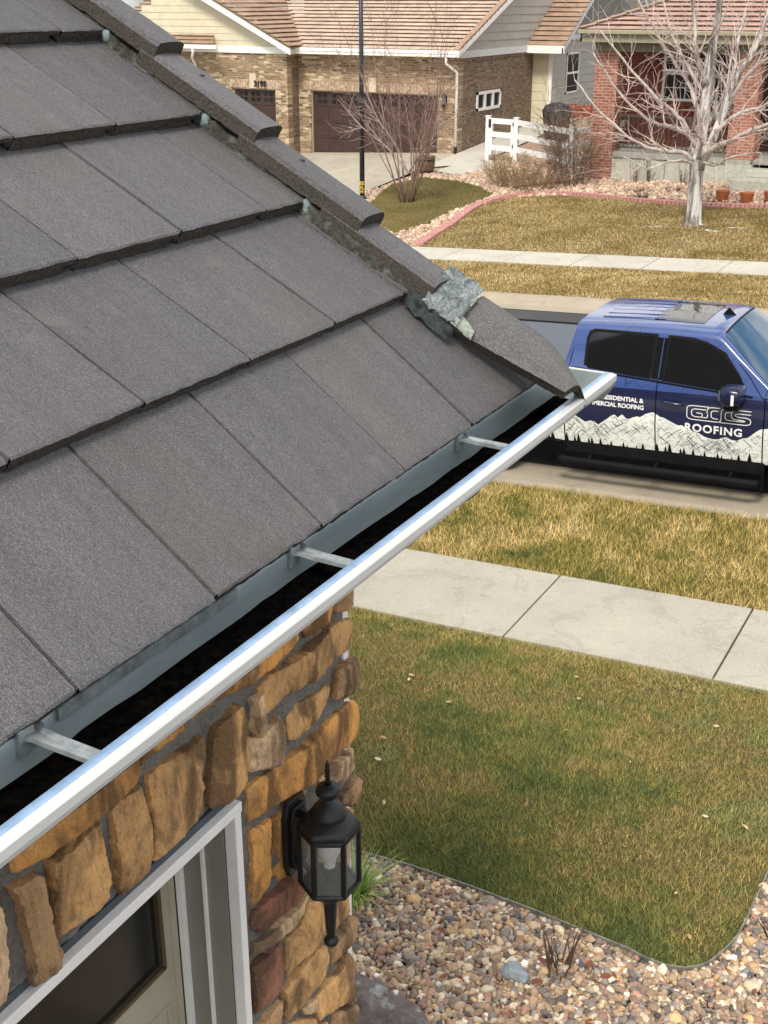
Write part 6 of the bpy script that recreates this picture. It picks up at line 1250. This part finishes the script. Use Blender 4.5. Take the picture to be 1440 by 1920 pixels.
for u0, u1 in ((-.30, .048), (.064, 1.076), (1.090, 2.203), (2.217, 2.30)):
    n = max(2, int((u1-u0)/.012)); r_ = random.Random(3); decal('mountain_graphic', [(u, arch(u, UR)+.004 if u < 0 else arch(u, UF)+.004 if u > 2.25 else lowv(u), mt(u)+.004*noise.noise(Vector((u*60, 0, 0)))) for u in np.linspace(u0, u1, n)], M['mount'])
b = MB(); r_ = random.Random(17); MG = plain('grey_ink', (.09, .11, .12), .5)
for i in range(150):
    u = r_.uniform(-.05, 2.18); vt = mt(u); v = vt-r_.uniform(.0, .75)*(vt-.56); L = r_.uniform(.04, .16); sgn = r_.choice([-1, 1]); pts = [Vector((u, 0, v))]; k = 5
    for j in range(k): pts.append(pts[-1]+Vector((sgn*L/k*r_.uniform(.4, 1.2), 0, -L/k*r_.uniform(.4, 1.3))))
    for j in range(k):
        p, q = pts[j], pts[j+1]; w_ = r_.uniform(.0022, .0062)*(1-.7*j/k)
        if min(p.z, q.z) < .53 or abs(p.x-1.083) < .03 or p.x < .07 or q.x > 2.2 or abs(q.x-1.083) < .015 or q.x < .07 or p.z > mt(p.x) or q.z > mt(q.x): continue
        b.add([(p.x, sy(p.z)-.0042, p.z+w_), (p.x, sy(p.z)-.0042, p.z-w_), (q.x, sy(q.z)-.0042, q.z-w_*.8), (q.x, sy(q.z)-.0042, q.z+w_*.8)], [(0, 1, 2, 3)])
b.build('ridge_line', MG, tr)
for u0, u1 in ((-.24, .046), (.066, 1.074), (1.092, 2.20)):
    b = MB(); u = u0+.01; r_ = random.Random(6); n = 12
    lo_ = lambda u: arch(u, UR)+.006 if u < 0 else .470
    b.grid([[(q, sy(lo_(q)+dz)-.0048, lo_(q)+dz) for q in np.linspace(u0, u1, n)] for dz in (0, .020)])
    while u < u1-.02:
        h = r_.choice([.05, .07, .09, .11, .13]); w_ = h*.30; v0 = lo_(u)-r_.uniform(.0, .02)
        for k in range(4): z0 = v0+h*.22*k; b.add([(u-w_*(1-.2*k), sy(z0)-.005-.0004*k, z0), (u+w_*(1-.2*k), sy(z0)-.005-.0004*k, z0), (u, sy(z0+h*.4)-.005-.0004*k, z0+h*.40)], [(0, 1, 2)])
        u += w_*r_.uniform(1.3, 3.6)
    b.build('pine_silhouettes', M['tblack'], tr).name = 'tree_line'
def text_on(txt, size, u, v, sx=1, bold=.0, space=1, slope=0., name='lettering', align='LEFT'):
    o = text_mesh(txt, size, M['gwhite'], name, align, .0006, sx, bold, space)
    for w_ in o.data.vertices:
        x, y = w_.co.x, w_.co.y; vv = v+y+slope*x; w_.co = (u+x, sy(vv)-.0032-w_.co.z, vv)
    fix(o); o.parent = tr
text_on('RESIDENTIAL &', .066, .485, 1.030, 1.02, .0022, 1.02, slope=-.010)
text_on('COMMERCIAL ROOFING', .066, .957, .950, .97, .0022, 1.0, slope=-.010, align='RIGHT')
text_on('ROOFING', .118, 1.40, .775, 1.03, .0035, 1.16, slope=-.012)
def strokes(lines, u0, v0, sw, sh, wid):
    b = MB()
    for L in lines:
        P = [Vector((u0+x*sw, v0+y*sh-.012*x*sw)) for x, y in L]; out1 = []; out2 = []
        # round the corners a little
        Q = [P[0]]
        for i in range(1, len(P)-1):
            a_, c_2, d_ = P[i-1], P[i], P[i+1]; r0 = min(.018, (a_-c_2).length*.45, (d_-c_2).length*.45); p0 = c_2+(a_-c_2).normalized()*r0; p1 = c_2+(d_-c_2).normalized()*r0
            for t in (0, .33, .67, 1): Q.append((1-t)**2*p0+2*t*(1-t)*c_2+t*t*p1)
        Q.append(P[-1])
        for i, p in enumerate(Q):
            t = (Q[min(i+1, len(Q)-1)]-Q[max(i-1, 0)]).normalized(); n_ = Vector((-t.y, t.x))*wid/2; out1.append(p+n_); out2.append(p-n_)
        b.grid([[(p.x, sy(p.y)-.0040, p.y) for p in out1], [(p.x, sy(p.y)-.0040, p.y) for p in out2]])
    fix(b.build('logo', M['gwhite'], tr))
LG = [[(.345, 1), (.07, 1), (0, .90), (0, .12), (.07, .0), (.93, 0), (1, .10), (1, .42), (.93, .52), (.80, .52), (.76, .60), (.76, .68), (.80, .76), (1.0, .76)],
      [(.30, .78), (.12, .78), (.075, .70), (.075, .32), (.12, .22), (.245, .22), (.245, .50), (.15, .50)],
      [(.52, 1), (.385, 1), (.32, .90), (.32, .55)], [(.50, .78), (.42, .78), (.385, .70), (.385, .32), (.42, .22), (.50, .22)], [(.245, .22), (.33, .22), (.33, .50)],
      [(1.0, 1), (.60, 1), (.54, .90), (.54, .10), (.50, .0)], [(.70, .78), (.64, .78), (.605, .70), (.605, .32), (.64, .22), (.88, .22), (.925, .27), (.88, .32), (.76, .32), (.70, .42), (.70, .85), (.76, .99)]]
strokes(LG, 1.42, .905, .66, .150, .0085)
